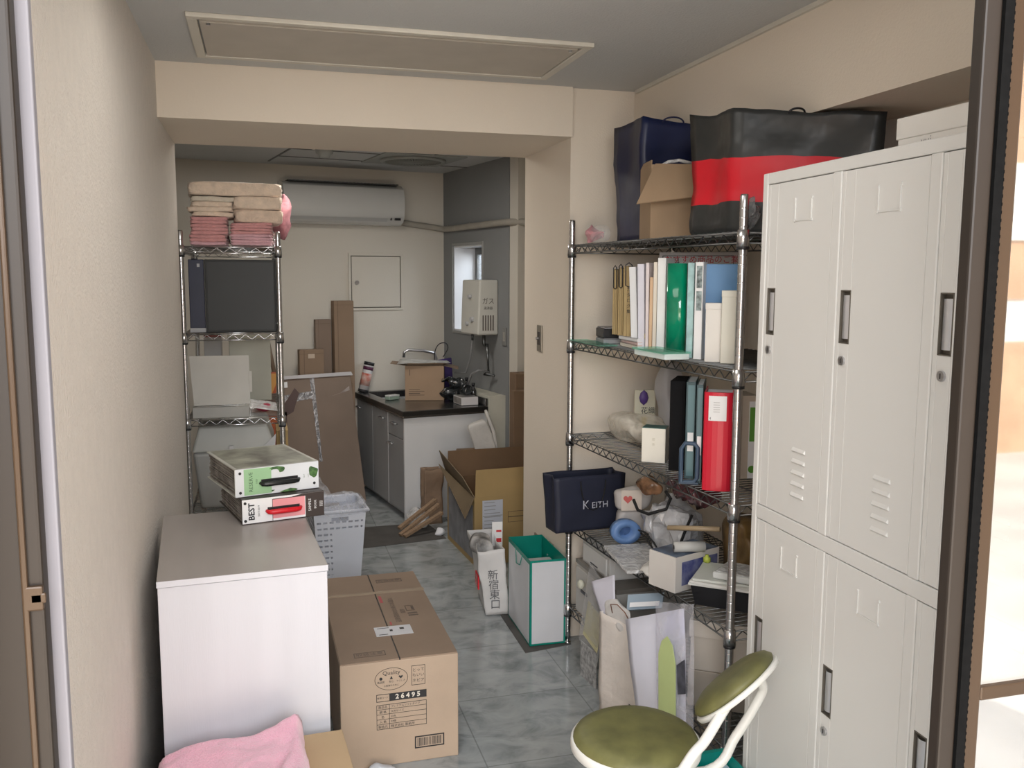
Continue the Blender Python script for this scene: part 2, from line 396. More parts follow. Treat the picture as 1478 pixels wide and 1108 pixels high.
# ---- air conditioner
acx0, acx1 = -.53, .315
t = kthing('air_conditioner', 'white wall-mounted air conditioner high on the kitchen back wall', 'air conditioner', acx0, 1.047, 1.905)
L_ = acx1-acx0
acm = mat('ac_white_plastic', (.55,.55,.53), .09, var=.01, coat=.5)
prof = [(0,.0),(-.10,.0),(-.165,.02),(-.195,.06),(-.205,.12),(-.20,.20),(-.18,.25),(-.13,.275),(0,.28)]
m = MB(); k = len(prof)
m.smooth = True
m.add([(0,y,z) for y,z in prof]+[(L_,y,z) for y,z in prof], [(i, i+1, k+i+1, k+i) for i in range(k-1)])
m.smooth = False
m.add([(0,y,z) for y,z in prof], [tuple(range(k))]); m.add([(L_,y,z) for y,z in prof], [tuple(range(k-1,-1,-1))])
obj('housing', m, acm, t, bevel=.006, segs=3)
m = MB(); m.hexa([(.01,-.168,.022),(L_-.12,-.168,.022),(L_-.12,-.1,.002),(.01,-.1,.002)], [(.01,-.19,.045),(L_-.12,-.19,.045),(L_-.12,-.11,.045),(.01,-.11,.045)]); obj('louvre', m, mat('ac_louvre', (.42,.42,.41), .3, var=0), t, bevel=.003)
m = MB(); m.box(.04,L_-.03,-.16,-.02,.277,.284)
for i in range(30): m.box(.05+i*.026,.06+i*.026,-.15,-.03,.283,.286)
obj('intake_grille', m, mat('ac_dark', (.06,.06,.06), .5, var=0), t)
for x0, x1 in ((L_-.10,L_-.095),(L_-.07,L_-.03)): m = MB(); m.box(x0,x1,-.199,-.18,.032,.048); obj('indicator', m, BLACKP(), t)
# pipe trunking
pm = mat('cream_pipe_wrap', (.36,.33,.28), .7, var=.06, bump=.3, bscale=60)
m = MB(); m.T = KM
m.tube([(.30,1.02,1.94),(.42,1.025,1.925),(.60,1.02,1.905),(.655,1.0,1.895),(.663,.93,1.89),(.663,.6,1.89),(.663,.2,1.89),(.663,-.0,1.89),(.672,-.08,1.89),(.72,-.215,1.885),(.86,-.22,1.84),(.92,-.22,1.78),(.93,-.22,1.2)], .022, 12)
for b in (.9,.5,.15): m.tube([(.685,b,1.89),(.663,b,1.914),(.64,b,1.89),(.663,b,1.866),(.685,b,1.89)], .004, 6)
o = obj('refrigerant_pipe', m, pm); tag(o, 'beige wrapped pipe running from the air conditioner along the kitchen walls', 'pipe')

# ---- access panel on the back wall
t = kthing('access_panel', 'square cream access panel with a round lock on the kitchen back wall', 'panel', -.045, 1.05, 1.30)
m = MB(); S = .41; m.box(0,S,-.012,0,0,.018); m.box(0,S,-.012,0,S-.018,S); m.box(0,.018,-.012,0,.018,S-.018); m.box(S-.018,S,-.012,0,.018,S-.018); obj('frame', m, kwall, t, bevel=.002)
m = MB(); m.box(.018,S-.018,-.003,-.001,.018,S-.018); obj('gap', m, mat('shadow_gap',(.08,.07,.055),.8,var=0), t)
m = MB(); m.box(.024,S-.024,-.010,-.003,.024,S-.024); dd = obj('door', m, kwall, t, bevel=.002)
m = MB(); m.cyl((.06,-.016,.2), .016, .006, 20, 'y'); obj('lock', m, METAL(), dd)

# ---- sink counter
t = kthing('sink_counter', 'white kitchen sink cabinet with steel counter top in the back corner', 'kitchen counter', 0, 0, 0)
CW, CL, CH = .57, 1.045, .71
doorm = mat('grey_door_laminate', (.30,.305,.31), .5, var=.03, scale=3); wpan = mat('white_side_panel', (.66,.66,.66), .5, var=.03, scale=2)
m = MB(); m.box(.02, CW, .018, CL, .05, CH-.045); m.box(.06, CW, .05, CL, 0, .05); obj('carcass', m, mat('cabinet_carcass',(.5,.5,.5),.6,var=0), t)
m = MB(); m.box(.0, CW, 0, .018, .0, CH-.045); obj('side_panel', m, wpan, t, bevel=.001)
edge = mat('bright_edge', (.7,.7,.7), .3, .3, var=0)
for (b0,b1,z0,z1) in ((.022,.32,.525,.66),(.022,.32,.055,.52),(.326,.66,.055,.66),(.666,1.03,.055,.66)):
    m = MB(); m.box(.0,.018,b0,b1,z0,z1); dr = obj('drawer' if z0 > .5 else 'door', m, doorm, t, bevel=.002)
    m = MB(); yb = (b0+b1)/2 if z0 > .5 else (b1-.07 if b0 < .3 or b0>.6 else b0+.1)
    m.tube([(.0,yb-.04,z1-.05),(-.02,yb-.035,z1-.05),(-.02,yb+.035,z1-.05),(0,yb+.04,z1-.05)], .005, 8); obj('handle', m, METAL(), dr)
m = MB(); m.box(-.002,.0,.0,.012,.03,.665); m.box(-.002,.0,.32,.327,.055,.66); obj('edge_strip', m, edge, t)
steel = mat('dark_reflective_steel', (.20,.20,.20), .25, .9, var=.15, scale=12)
m = MB(); z0, z1 = CH-.045, CH
m.box(-.012, CW+.0, -.012, .56, z0, z1); m.box(-.012, .07, .56, .99, z0, z1); m.box(.47, CW, .56, .99, z0, z1); m.box(-.012, CW, .99, CL, z0, z1)
m.box(.55, CW, -.012, CL, z1, z1+.05)
obj('worktop', m, steel, t, bevel=.003)
m = MB(); m.box(-.014,-.012,-.014,CL,z0+.014,z1-.004); m.box(-.014,CW,-.014,-.012,z0+.014,z1-.004); obj('dark_rim', m, mat('dark_rim',(.03,.028,.026),.3,.4,var=0), t)
m = MB()
q = .16
m.quad((.07,.56,z1-.002),(.09,.58,z1-q),(.45,.58,z1-q),(.47,.56,z1-.002)); m.quad((.47,.99,z1-.002),(.45,.97,z1-q),(.09,.97,z1-q),(.07,.99,z1-.002))
m.quad((.07,.99,z1-.002),(.09,.97,z1-q),(.09,.58,z1-q),(.07,.56,z1-.002)); m.quad((.47,.56,z1-.002),(.45,.58,z1-q),(.45,.97,z1-q),(.47,.99,z1-.002)); m.quad((.09,.58,z1-q),(.09,.97,z1-q),(.45,.97,z1-q),(.45,.58,z1-q))
obj('basin', m, mat('basin_steel', (.16,.17,.18), .22, .9, var=.1), t)
t = kthing('sink_faucet', 'chrome swivel faucet with a long spout over the kitchen sink', 'faucet', .512, .76, CH+.001)
m = MB(); m.tube([(0,0,0),(0,0,.25),(-.01,.0,.285),(-.09,.01,.305),(-.20,.03,.315),(-.23,.035,.30),(-.235,.035,.26)], .010, 10); obj('spout', m, METAL(), t)
m = MB(); m.cyl((0,0,0),.022,.05,16); obj('base', m, METAL(), t)
m = MB(); m.tube([(0,0,.1),(.0,-.05,.115)],.008,8); m.cyl((0,-.05,.10),.018,.03,12); obj('valve', m, METAL(), t)
# cream low partition next to the counter
m = MB(); m.T = KM; m.box(.572, .688, -.03, .98, 0, .775); struct('partition_low', m, mat('cream_panel', (.55,.53,.45), .6, var=.03))

# ---- water heater
t = kthing('water_heater', 'white gas water heater mounted on the grey kitchen wall beside the window', 'water heater', .69, .085, 1.165)
hw, hd, hh = .29, .15, .36
whm = mat('heater_cream', (.56,.55,.50), .4, var=.02)
m = MB()
P = [(0,0),(0,hw),(-hd+.02,hw),(-hd,hw*.5),(-hd+.02,0)]
P = [(0,0),(-hd+.03,0),(-hd,.03),(-hd,hw-.03),(-hd+.03,hw),(0,hw)]
m.hexa([(-hd,0,0),(0,0,0),(0,hw,0),(-hd,hw,0)],[(-hd+.015,0,hh),(0,0,hh),(0,hw,hh),(-hd+.015,hw,hh)])
obj('casing', m, whm, t, bevel=.012, segs=3)
m = MB()
for i in range(5): m.box(-.115+i*.018,-.107+i*.018,-.002,.001,.03,.13)
obj('side_vent', m, mat('heater_vent',(.12,.1,.09),.6,var=0), t)
text_mesh([('\u30ac\u30b9', .045, TF(-.075,-.002,.22)), ('\u6e6f\u6cb8\u5668', .022, TF(-.075,-.002,.175))], mat('heater_print',(.12,.11,.10),.6,var=0), 'lettering', t)
for y_, z_, r_ in ((.09,.10,.018),(.17,.07,.014),(.13,.25,.012)): m = MB(); m.cyl((-hd-.012,y_,z_),r_,.022,16,'x'); obj('control_knob', m, GREYP(), t)
m = MB(); m.tube([(-.08,.06,.0),(-.08,.06,-.06),(-.07,.06,-.075)],.012,10); m.tube([(-.05,.12,0),(-.05,.12,-.05)],.009,8); m.tube([(-.1,.2,0),(-.1,.2,-.045)],.009,8)
m.tube([(-.06,.05,-.06),(-.05,.05,-.24),(-.06,.1,-.27),(-.03,.0,-.27)],.008,8); obj('pipe', m, DARKCHROME(), t)
m = MB(); m.tube([(-.1,.2,-.04),(-.11,.21,-.16),(-.13,.24,-.27),(-.2,.28,-.27)],.006,8); m.tube([(-.04,.05,-.25),(-.12,.05,-.235),(-.16,.08,-.26),(-.18,.1,-.34)], .008, 8); obj('hose', m, mat('grey_hose',(.18,.18,.18),.4,var=0), t)
t = kthing('wall_outlet', 'grey switch plate on the grey kitchen wall right of the water heater', 'outlet', .688, -.02, 1.10)
m = MB(); m.box(-.008,0,-.028,.03,0,.12); obj('plate', m, mat('outlet_plate',(.22,.22,.21),.4,var=0), t, bevel=.003)
m = MB(); m.box(-.011,-.007,-.01,.012,.03,.09); obj('rocker', m, mat('outlet_rocker',(.34,.33,.30),.4,var=0), t, bevel=.002)

# pillar switches / outlets
dk = mat('dark_brown_plate', (.05,.04,.035), .4, var=0)
def plate(name, label, cat, p, w_, h_, cover, metal=True):
    t = thing(name, label, cat, (1.566, p.y, p.z))
    m = MB(); m.box(-.007,0,-w_/2,w_/2,-h_/2,h_/2); obj('plate', m, cover, t, bevel=.002)
    m = MB(); m.box(-.010,-.006,-w_*.22,w_*.22,-h_*.25,h_*.25); obj('insert', m, dk, t)
    if metal: m = MB(); m.cyl((-.022,0,0),.006,.014,10,'x'); obj('screw', m, METAL(), t)
plate('wall_switch', 'dark narrow light switch plate halfway up the pillar side', 'switch', at(780,488,X=1.566), .07, .12, mat('switch_metal',(.30,.27,.22),.35,.5,var=0))
plate('floor_outlet', 'dark brown outlet plate low on the pillar, the one farther from the wire rack', 'outlet', at(776,790,X=1.566), .07, .13, mat('dim_plate',(.20,.155,.12),.4,.2,var=0))
plate('floor_outlet', 'dark brown outlet plate low on the pillar behind the green-edged bag', 'outlet', at(796,800,X=1.566), .06, .11, mat('dim_plate',(.20,.155,.12),.4,.2,var=0))

# ---- outdoors
m = MB(); m.box(-9, 12, -9, .78, -.25, -.12); struct('ground_outside', m, mat('pale_paving', (.62,.60,.56), .8, var=.08, scale=2))
m = MB(); m.box(-9, 12, -5.2, -5, -.12, .95); m.box(-9,12,-5.2,-5,1.35,5.5)
o = struct('wall_outside', m, mat('peach_tiles', (.72,.45,.28), .7, var=.15, scale=3, dark=(.55,.33,.2)))
m = MB(); m.box(-9, 12, -5.25, -5.02, .95, 1.35); m.box(-9,12,-4.99,-4.97,1.9,2.6); struct('trim_4', m, mat('pale_tiles', (.85,.82,.76), .7, var=.1))
# ------------------------------------------------------------------ wire racks
def wire_rack(name, label, loc, rot, L, D, shelves, ztop, wm, pmat):
    t = thing(name, label, 'shelving', loc, rot)
    s = 1 if D > 0 else -1; D = abs(D)
    for x in (0, L):
        for y in (0, D*s):
            m = MB(); prof = [(.0085, 0), (.014, .004), (.014, .012), (.006, .016), (.006, .03), (.0125, .031)]
            z = .06
            while z < ztop-.03: prof += [(.0125, z-.0012), (.0125, z), (.0121, z+.0006), (.0121, z+.0018), (.0125, z+.0024), (.0125, z+.0036)]; z += .0254
            prof += [(.0125, ztop-.006), (.010, ztop)]
            m.lathe(prof, 12, (x, y, 0)); obj('post', m, pmat, t)
    for zs in shelves:
        m = MB(); r = .0028
        x0, x1, y0, y1 = .014, L-.014, .0, D
        zt, zl = zs-.006, zs-.034
        for y in (y0, y1):
            for z in (zt, zl): m.tube([(x0, y*s, z), (x1, y*s, z)], r, 6)
            n = int((x1-x0)/.028); pts = []
            for i in range(n+1): pts.append((x0+(x1-x0)*i/n, y*s, zt-.002 if i % 2 else zl+.002))
            m.tube(pts, .0021, 5)
        for x in (0, L):
            for z in (zt, zl): m.tube([(x, .014*s, z), (x, (D-.014)*s, z)], r, 6)
            n = int((D-.028)/.028); pts = []
            for i in range(n+1): pts.append((x, (.014+(D-.028)*i/n)*s, zt-.002 if i % 2 else zl+.002))
            m.tube(pts, .0021, 5)
        if L > D:
            n = int(L/.027)
            for i in range(1, n): m.tube([(L*i/n, .0, zs-.0021), (L*i/n, D*s, zs-.0021)], .0017, 5)
            for y in (D*.33, D*.66): m.tube([(.0, y*s, zs-.0065), (L, y*s, zs-.0065)], .0028, 6)
        else:
            n = int(D/.027)
            for i in range(1, n): m.tube([(0, D*s*i/n, zs-.0021), (L, D*s*i/n, zs-.0021)], .0017, 5)
            for x in (L*.33, L*.66): m.tube([(x, 0, zs-.0065), (x, D*s, zs-.0065)], .0028, 6)
        sh = obj('shelf', m, wm, t)
        for x in (0, L):
            for y in (0, D*s):
                m = MB(); m.lathe([(.0135, zs-.045), (.0185, zs-.044), (.0165, zs+.001), (.0135, zs+.002)], 14, (x, y, 0))
                m.m = 1; m.lathe([(.0135, zs-.053), (.0175, zs-.052), (.0178, zs-.044), (.0135, zs-.044)], 14, (x, y, 0))
                obj('collar', m, [pmat, BLACKP()], sh)
    return t

RZ = [1.6775, 1.292, .908, .535, .175]
RROT = PI/2+.0546
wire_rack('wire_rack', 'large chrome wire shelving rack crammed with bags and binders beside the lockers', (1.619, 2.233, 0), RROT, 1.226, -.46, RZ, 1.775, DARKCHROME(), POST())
LZ = [1.685, 1.278, .872, .42, .12]
LX, LY = -.014, 4.45
wire_rack('wire_rack', 'narrow-end-on chrome wire rack by the wallpapered wall with towels on top', (LX, LY, 0), 0, .436, .90, LZ, 1.755, CHROME(), POST())

# ------------------------------------------------------------------ generic builders
def slim(name, label, cat, pxL, pxR, pyT, X, rot, zb, dep, m, pyM=None, group=None, bevel=.002, h=None, tilt=0, parts=True):
    """book / file / box whose front-left edge is surveyed on plane x=X"""
    ym = pyM if pyM is not None else pyT+50
    Y = at(pxL, ym, X=X).y
    o, w, hh = fit(pxL, pxR, pyT, Y, rot, zb, ym)
    if h: hh = h
    t = thing(name, label, cat, o, (0, tilt, rot) if tilt else rot, group)
    return t, w, hh, dep
def book(name, label, cat, *a, cover, pages=None, spine=None, **k):
    t, w, h, d = slim(name, label, cat, *a, None, **k)
    c = .0025
    m = MB(); m.box(0, c, 0, d, 0, h); m.box(w-c, w, 0, d, 0, h); m.box(0, w, 0, c, 0, h)
    obj('cover', m, cover, t, bevel=.001)
    m = MB(); m.box(c, w-c, c, d-.004, .003, h-.004); obj('pages', m, pages or WHITE(), t)
    return t, w, h, d

def carton(t, w, d, h, mo, mi, flaps=(), th=.004, tape=None):
    """open carton, local box 0..w,0..d,0..h ; flaps: (side, angle from vertical outward, length)"""
    m = MB(); m.box(0,w,0,th,0,h); m.box(0,w,d-th,d,0,h); m.box(0,th,th,d-th,0,h); m.box(w-th,w,th,d-th,0,h); m.box(th,w-th,th,d-th,0,th)
    body = obj('body', m, mo, t, bevel=.001)
    for side, ang, ln in flaps:
        s_, c_ = math.sin(ang)*ln, math.cos(ang)*ln
        g = .004
        if side == 'f': P = [(g,0,h),(w-g,0,h),(w-g*3,-s_,h+c_),(g*3,-s_,h+c_)]
        if side == 'b': P = [(w-g,d,h),(g,d,h),(g*3,d+s_,h+c_),(w-g*3,d+s_,h+c_)]
        if side == 'l': P = [(0,d-g,h),(0,g,h),(-s_,g*3,h+c_),(-s_,d-g*3,h+c_)]
        if side == 'r': P = [(w,g,h),(w,d-g,h),(w+s_,d-g*3,h+c_),(w+s_,g*3,h+c_)]
        m = MB(); m.slab(P, th); obj('flap', m, mi, t)
    return body

def paper_bag(t, w, d, h, m, flare=0, amp=.004, gusset=.02, bands=None, seed=1, lean=(0,0), fr=9, rim=0, quad=None, mats=None, open_=True, nz=16, top=None):
    """standing bag, local footprint 0..w,0..d; sides with gussets and crumples. bands: fn(v)->material index"""
    nx, ny = 12, 8
    per = []
    for i in range(nx): per.append((i/nx, 0, 0))
    for i in range(ny): per.append((1, i/ny, 1))
    for i in range(nx): per.append((1-i/nx, 1, 2))
    for i in range(ny): per.append((0, 1-i/ny, 3))
    k = len(per); mb = MB(); vs = []
    for j in range(nz+1):
        v = j/nz
        for (a, b, side) in per:
            g = gusset*v*(1-abs(2*b-1)) if side in (1, 3) else 0
            f = 1+flare*v
            x = w/2+(a-.5)*w*f + (g if side == 3 else -g if side == 1 else 0)
            y = d/2+(b-.5)*d*f
            if quad:
                qa = quad[0].lerp(quad[1], a).lerp(quad[3].lerp(quad[2], a), b); ce = (quad[0]+quad[1]+quad[2]+quad[3])/4; qa = ce+(qa-ce)*f; x = qa.x+(g if side == 3 else -g if side == 1 else 0); y = qa.y
            zt = h*v
            if top: zt = v*top(a, b)
            p = Vector((x+lean[0]*v, y+lean[1]*v, zt))
            q = nvec(p*fr+Vector((seed*5, seed, 0)))*amp*(1.5 if 0 < j else 0) + nvec(p*fr*3+Vector((seed, 0, seed*2)))*amp*.5*(1 if j else 0)
            vs.append(p+q)
    vs0 = len(vs)
    for j in range(nz):
        mb.m = bands((j+.5)/nz) if bands else 0
        idx = [(j*k+i, j*k+(i+1)%k, (j+1)*k+(i+1)%k, (j+1)*k+i) for i in range(k)]
        for f in idx: mb.f.append(f); mb.mi.append(mb.m); mb.sm.append(True)
    mb.v = [tuple(p) for p in vs]
    mb.m = bands(0) if bands else 0
    mb.f.append(tuple(range(k-1, -1, -1))); mb.mi.append(mb.m); mb.sm.append(False)
    o = obj('body', mb, mats or m, t, solid=.0012)
    return o
def loop_handle(t, x0, x1, y, z, drop, m, r=.0025, up=True, name='handle', bulge=.01):
    P = []
    for i in range(13):
        a = PI*i/12; P.append((x0+(x1-x0)*(1-math.cos(a))/2, y-bulge*math.sin(a), z+(drop if up else -drop)*math.sin(a)))
    mb = MB(); mb.tube(P, r, 8); return obj(name, mb, m, t)

def blob_thing(name, label, cat, c, d, m, e=2.5, amp=.006, fr=14, n=14, seed=1, rot=0, group=None, flat=1):
    mb = MB(); mb.blob((0,0,d[2]), d, e, amp, fr, n, seed, flat)
    zmin = min(v[2] for v in mb.v); mb.v = [(v[0], v[1], v[2]-zmin+.001) for v in mb.v]
    o = obj(name, mb, m); o.location = c; o.rotation_euler = (0,0,rot); return tag(o, label, cat, group)

def flat_sheet(name, label, cat, pts, m, th=.002, amp=0, n=10, group=None, parent=None):
    """thin quadrilateral sheet through four points (bottom-left, bottom-right, top-right, top-left) with a slight curl"""
    a, b, c, d = [Vector(p) for p in pts]
    nn = (b-a).cross(d-a).normalized()
    def f(u, v):
        p = (a*(1-u)+b*u)*(1-v)+(d*(1-u)+c*u)*v
        return p + nn*(amp*math.sin(u*2.3+v*1.9)+ amp*.6*noise.noise(p*9))
    mb = MB(); mb.sheet(f, n, n); 
    o0 = a.copy(); mb.v = [tuple(Vector(v)-o0) for v in mb.v] if parent is None else mb.v
    o = obj(name, mb, m, parent, solid=th)
    if parent is None: o.location = o0; tag(o, label, cat, group)
    return o

# ------------------------------------------------------------------ top shelf of the large rack
pinkm = mat('pink_cloth', (.72,.33,.36), .9, var=.12, scale=30, bump=.5, bscale=90, sheen=.3)
film = clearmat('clear_film', (1,1,1), .18, .12)
filmw = clearmat('milky_film', (.9,.9,.9), .45, .2, .8)
p = at(848, 350, X=1.66)
blob_thing('pink_gloves', 'crumpled pink gloves inside a clear bag at the far end of the top rack shelf', 'gloves', (1.622, 3.385, RZ[0]+.003), (.035,.045,.018), pinkm, 2.2, .012, 30, 14, 3)
mb = MB(); mb.blob((0,0,.045), (.042,.062,.036), 2.2, .010, 11, 16, 9)
zm = min(v[2] for v in mb.v); mb.v = [(v[0], v[1], max(v[2]-zm,0)+.001) for v in mb.v]
o = obj('plastic_bag', mb, film); o.location = (1.622, 3.385, RZ[0]); o.scale=(1,1,1); tag(o, 'clear plastic bag holding pink gloves beside the navy bag', 'plastic bag')

navy = mat('glossy_navy_paper', (.006,.012,.055), .42, var=.2, scale=5, bump=.15, bscale=8)
t = thing('paper_bag', 'tall glossy navy paper bag standing on the top rack shelf', 'bag', (1.662, 3.015, RZ[0]+.0015), rad(-3))
paper_bag(t, .25, .27, .43, navy, flare=.12, amp=.005, gusset=.025, seed=4, top=lambda a, b: .435-.03*b*0-.04*a)
loop_handle(t, .06, .14, -.018, .412, .018, mat('navy_cord',(.01,.012,.05),.7,var=0), .003); loop_handle(t, .06, .14, .285, .412, .012, MATS['navy_cord'], .003)
t = thing('cardboard_box', 'open brown cardboard box with its flap hanging down on the top rack shelf', 'box', (1.612, 2.835, RZ[0]+.0015), rad(-10))
carton(t, .20, .155, .245, CARD(), CARD())
m = MB(); m.slab([(.012,-.001,.245),(.2,-.001,.245),(.19,-.08,.14),(-.072,-.095,.105)], .004); obj('flap', m, CARD(), t)
m = MB(); m.slab([(.0,.15,.245),(.0,.01,.245),(.004,.02,.262),(.004,.13,.262)], .004); obj('flap', m, CARD(), t)
m = MB(); m.tube([(.03,.02,.238),(.06,.01,.255),(.10,.02,.262),(.14,.01,.252),(.17,.03,.262),(.19,.05,.235)], .006, 8); obj('tape_scrap', m, filmw, t)

blk = mat('charcoal_bag_paper', (.032,.034,.034), .34, var=.15, scale=4, bump=.7, bscale=7)
redb = mat('red_bag_band', (.62,.012,.025), .4, var=.08, scale=4, bump=.25, bscale=7)
t = thing('paper_bag', 'big black shopping bag with a wide red band beside the lockers', 'bag', (1.655, 2.365, RZ[0]+.0015), 0)
paper_bag(t, .37, .18, .40, blk, flare=.05, amp=.008, quad=[Vector((0,0,0)),Vector((.30,-.25,0)),Vector((.36,.06,0)),Vector((-.012,.225,0))], gusset=.02, seed=8, bands=lambda v: 1 if .27 < v < .625 else 0, mats=[blk, redb], nz=24, fr=7, top=lambda a, b: .345-.035*a+.02*b)
loop_handle(t, .11, .16, -.10, .325, .012, BLACKP(), .003)
silver = clearmat('smoky_film', (.35,.36,.37), .42, .12, 1.0, 18)
blob_thing('plastic_bag', 'crumpled smoky clear plastic bag in front of the black and red bag', 'plastic bag', (1.665, 2.283, RZ[0]), (.035,.028,.055), silver, 2.1, .014, 22, 14, 6)

# ------------------------------------------------------------------ second shelf: files
z2 = RZ[1]+.0015
def pal(name, c, **k): return mat(name, c, k.pop('rough', .45), var=k.pop('var', .03), **k)
whitef = pal('white_file', (.80,.80,.80)); warmf = pal('cream_file', (.78,.72,.62)); peach = pal('peach_file', (.72,.50,.32)); bluef = pal('sky_blue_file', (.10,.25,.47)); bluep = pal('pale_blue_paper', (.33,.50,.75))
kraft = mat('kraft_folder', (.42,.31,.15), .75, var=.1, scale=5, bump=.1, bscale=80, stretch=(6,1,.5))
# flat black cases at far end
for i, (dz, c, lab, nm) in enumerate(((0, pal('grey_board',(.30,.31,.32)), 'thin grey case lying lowest of the pair at the far end of the file shelf', 'flat_case'), (.022, BLACKP(), 'black flat case lying on a grey case at the far end of the file shelf', 'flat_case'))):
    t = thing(nm, lab, 'case', (1.60, 3.22, z2+dz), rad(-8))
    m = MB(); m.box(0,.2,0,.13,0,.017 if i == 0 else .034); obj('body', m, c, t, bevel=.003)
    m = MB(); m.box(.004,.196,.004,.126,.017 if i == 0 else .034,.021 if i == 0 else .040); obj('lid', m, pal('case_lid',(.22,.22,.23)), t, bevel=.003)
# stack of booklets
stk = [(.0, .014, warmf, 'cream booklet at the bottom of the small stack under the kraft folders'), (.014, .012, pal('pink_booklet',(.70,.52,.50)), 'pale pink booklet in the small stack under the kraft folders'), (.026, .013, whitef, 'white booklet on top of the small stack under the kraft folders')]
for dz, th, mm, lab in stk:
    t = thing('booklet', lab, 'booklet', (1.615, 2.93, z2+dz), rad(random.uniform(-4,2)-2), 'booklets stacked under the kraft folders')
    m = MB(); m.box(.0015,.15,.0015,.19,.002,th-.002); obj('pages', m, WHITE(), t)
    m = MB(); m.box(0,.15,0,.19,0,.002); m.box(0,.15,0,.19,th-.002,th); m.box(0,.002,0,.19,0,th); obj('cover', m, mm, t)
t = thing('yellow_box', 'small yellow packet lying on the booklet stack', 'packet', (1.63, 2.90, z2+.0395), rad(-20))
m = MB(); m.box(0,.06,0,.02,0,.018); obj('carton', m, pal('yellow_card',(.75,.58,.03)), t, bevel=.002)
m = MB(); m.box(.0,.06,-.0006,0,.006,.010); obj('print', m, pal('pale_print',(.85,.8,.5)), t)
# kraft folders
for i in range(3):
    pxl = 884+i*8
    t, w, h, d = slim('kraft_folder', ['first', 'second', 'third'][i]+' kraft paper folder of the row with black clips, counted from the far end', 'folder', pxl, pxl+(7.6 if i<2 else 15), 388-i*2, 1.615, rad(-42), z2+.0395, .10 if i<2 else .16, None, pyM=440, group='kraft folders with black clips')
    m = MB(); n_ = 3
    for j in range(n_): m.box(w*j/n_+.0005, w*(j+1)/n_-.0005, 0, d, 0, h-.002*j)
    obj('folder', m, kraft, t)
    m = MB()
    if i < 3:
        m.tube([(w*.2,-.003,h-.07),(w*.2,-.006,h+.004),(w*.5,-.004,h+.012),(w*.8,-.006,h+.004),(w*.8,-.003,h-.07),(w*.5,-.003,h-.075)], .0022, 6, closed=True); obj('clip', m, BLACKP(), t)
    if i == 2: text_mesh([(c_, .016, TF(w*.5, -.0012, h-.085-j*.02)) for j, c_ in enumerate('\u30ab\u30bf\u30ed\u30b0\u96c6')], INK(), 'lettering', t)
# leaning magazines and files: (pxL, pxR, pyT, X, depth, material, label, name)
rows = [
 (912, 922, 385, 1.622, .10, pal('white_blue_mag',(.80,.81,.82)), 'white magazine with blue print leaning beside the kraft folders', 'magazine', -.05),
 (922, 932, 381, 1.622, .12, pal('lavender_white_file',(.74,.73,.80)), 'lavender white booklet standing right of the leaning magazine', 'booklet', -.03),
 (932, 937, 379, 1.622, .10, pal('pink_white_file',(.80,.72,.72)), 'thin pinkish white booklet between lavender booklet and peach folder', 'booklet', -.01),
 (937, 942, 400, 1.624, .10, peach, 'thin peach coloured folder among the white files', 'folder', 0),
 (942, 948, 378, 1.628, .10, warmf, 'cream coloured file just right of the peach folder', 'file', 0),
 (948, 960, 372, 1.628, .09, pal('bright_white_file',(.86,.86,.85)), 'thick bright white file beside the green case', 'file', 0),
]
for pl, pr_, pt, X, dep, mm, lab, nm, tl in rows:
    t, w, h, d = book(nm, lab, nm, pl, pr_, pt, X, rad(-44), z2, dep, cover=mm, pyM=450, tilt=tl)
    if pl == 910:
        m = MB(); m.box(.002,w-.002,-.0008,0,.06,h*.55); obj('blue_print', m, bluep, t)
        m = MB(); m.box(w*.55,w*.9,-.0012,0,h-.05,h-.03); obj('red_mark', m, pal('red_print',(.6,.03,.04)), t)
green = mat('emerald_plastic', (.0,.36,.19), .12, var=.25, scale=9, trans=.25, coat=.6)
t, w, h, d = slim('green_case', 'translucent emerald green plastic document case among the white files', 'document case', 962, 990, 380, 1.632, rad(-44), z2, .06, None, pyM=450)
m = MB()
def gprof(u, v):
    a = -PI*.08+PI*1.16*u; return Vector((w/2-w/2*math.cos(PI*u), -.018*math.sin(PI*u)+.0, h*v))
m.sheet(gprof, 12, 1); m.quad((w,0,0),(w,d,0),(w,d,h),(w,0,h)); m.quad((w,d,0),(0,d,0),(0,d,h),(w,d,h)); m.quad((0,d,0),(0,0,0),(0,0,h),(0,d,h))
obj('sleeve', m, green, t, solid=.001)
m = MB(); m.box(.008,w-.008,.008,.05,.002,h-.012); m.box(w*.45,w*.95,-.003,.006,h*.48,h*.53); obj('papers', m, pal('green_shade_papers',(.05,.40,.27), var=.3, scale=18), t)
for pl, pr_, pt, X, dep, mm, lab, nm in [
 (991, 1001, 379, 1.640, .05, pal('teal_white_file',(.42,.62,.62), var=.2, scale=20), 'slim clear file with teal papers right of the green case', 'file')]:
    t, w, h, d = book(nm, lab, nm, pl, pr_, pt, X, rad(-44), z2, dep, cover=mm, pyM=450)
t, w, h, d = book('ring_binder', 'white ring binder with two picture labels on its spine', 'binder', 1002, 1014, 378, 1.640, rad(-44), z2, .05, cover=whitef, pyM=450)
m = MB(); m.box(w*.2,w*.85,-.0008,0,h-.08,h-.012); m.box(w*.2,w*.85,-.0008,0,h-.15,h-.09); obj('spine_label', m, pal('dim_label',(.30,.36,.36), var=.4, scale=60), t)
t, w, h, d = slim('blue_file', 'large sky blue file holder behind the white cartons', 'file', 1017, 1076, 381, 1.678, rad(-28), z2, .03, None, pyM=450)
m = MB(); m.box(0,w,0,.002,0,h); m.box(0,w,d-.002,d,0,h); m.box(0,.002,0,d,0,h); obj('cover', m, bluef, t, bevel=.001)
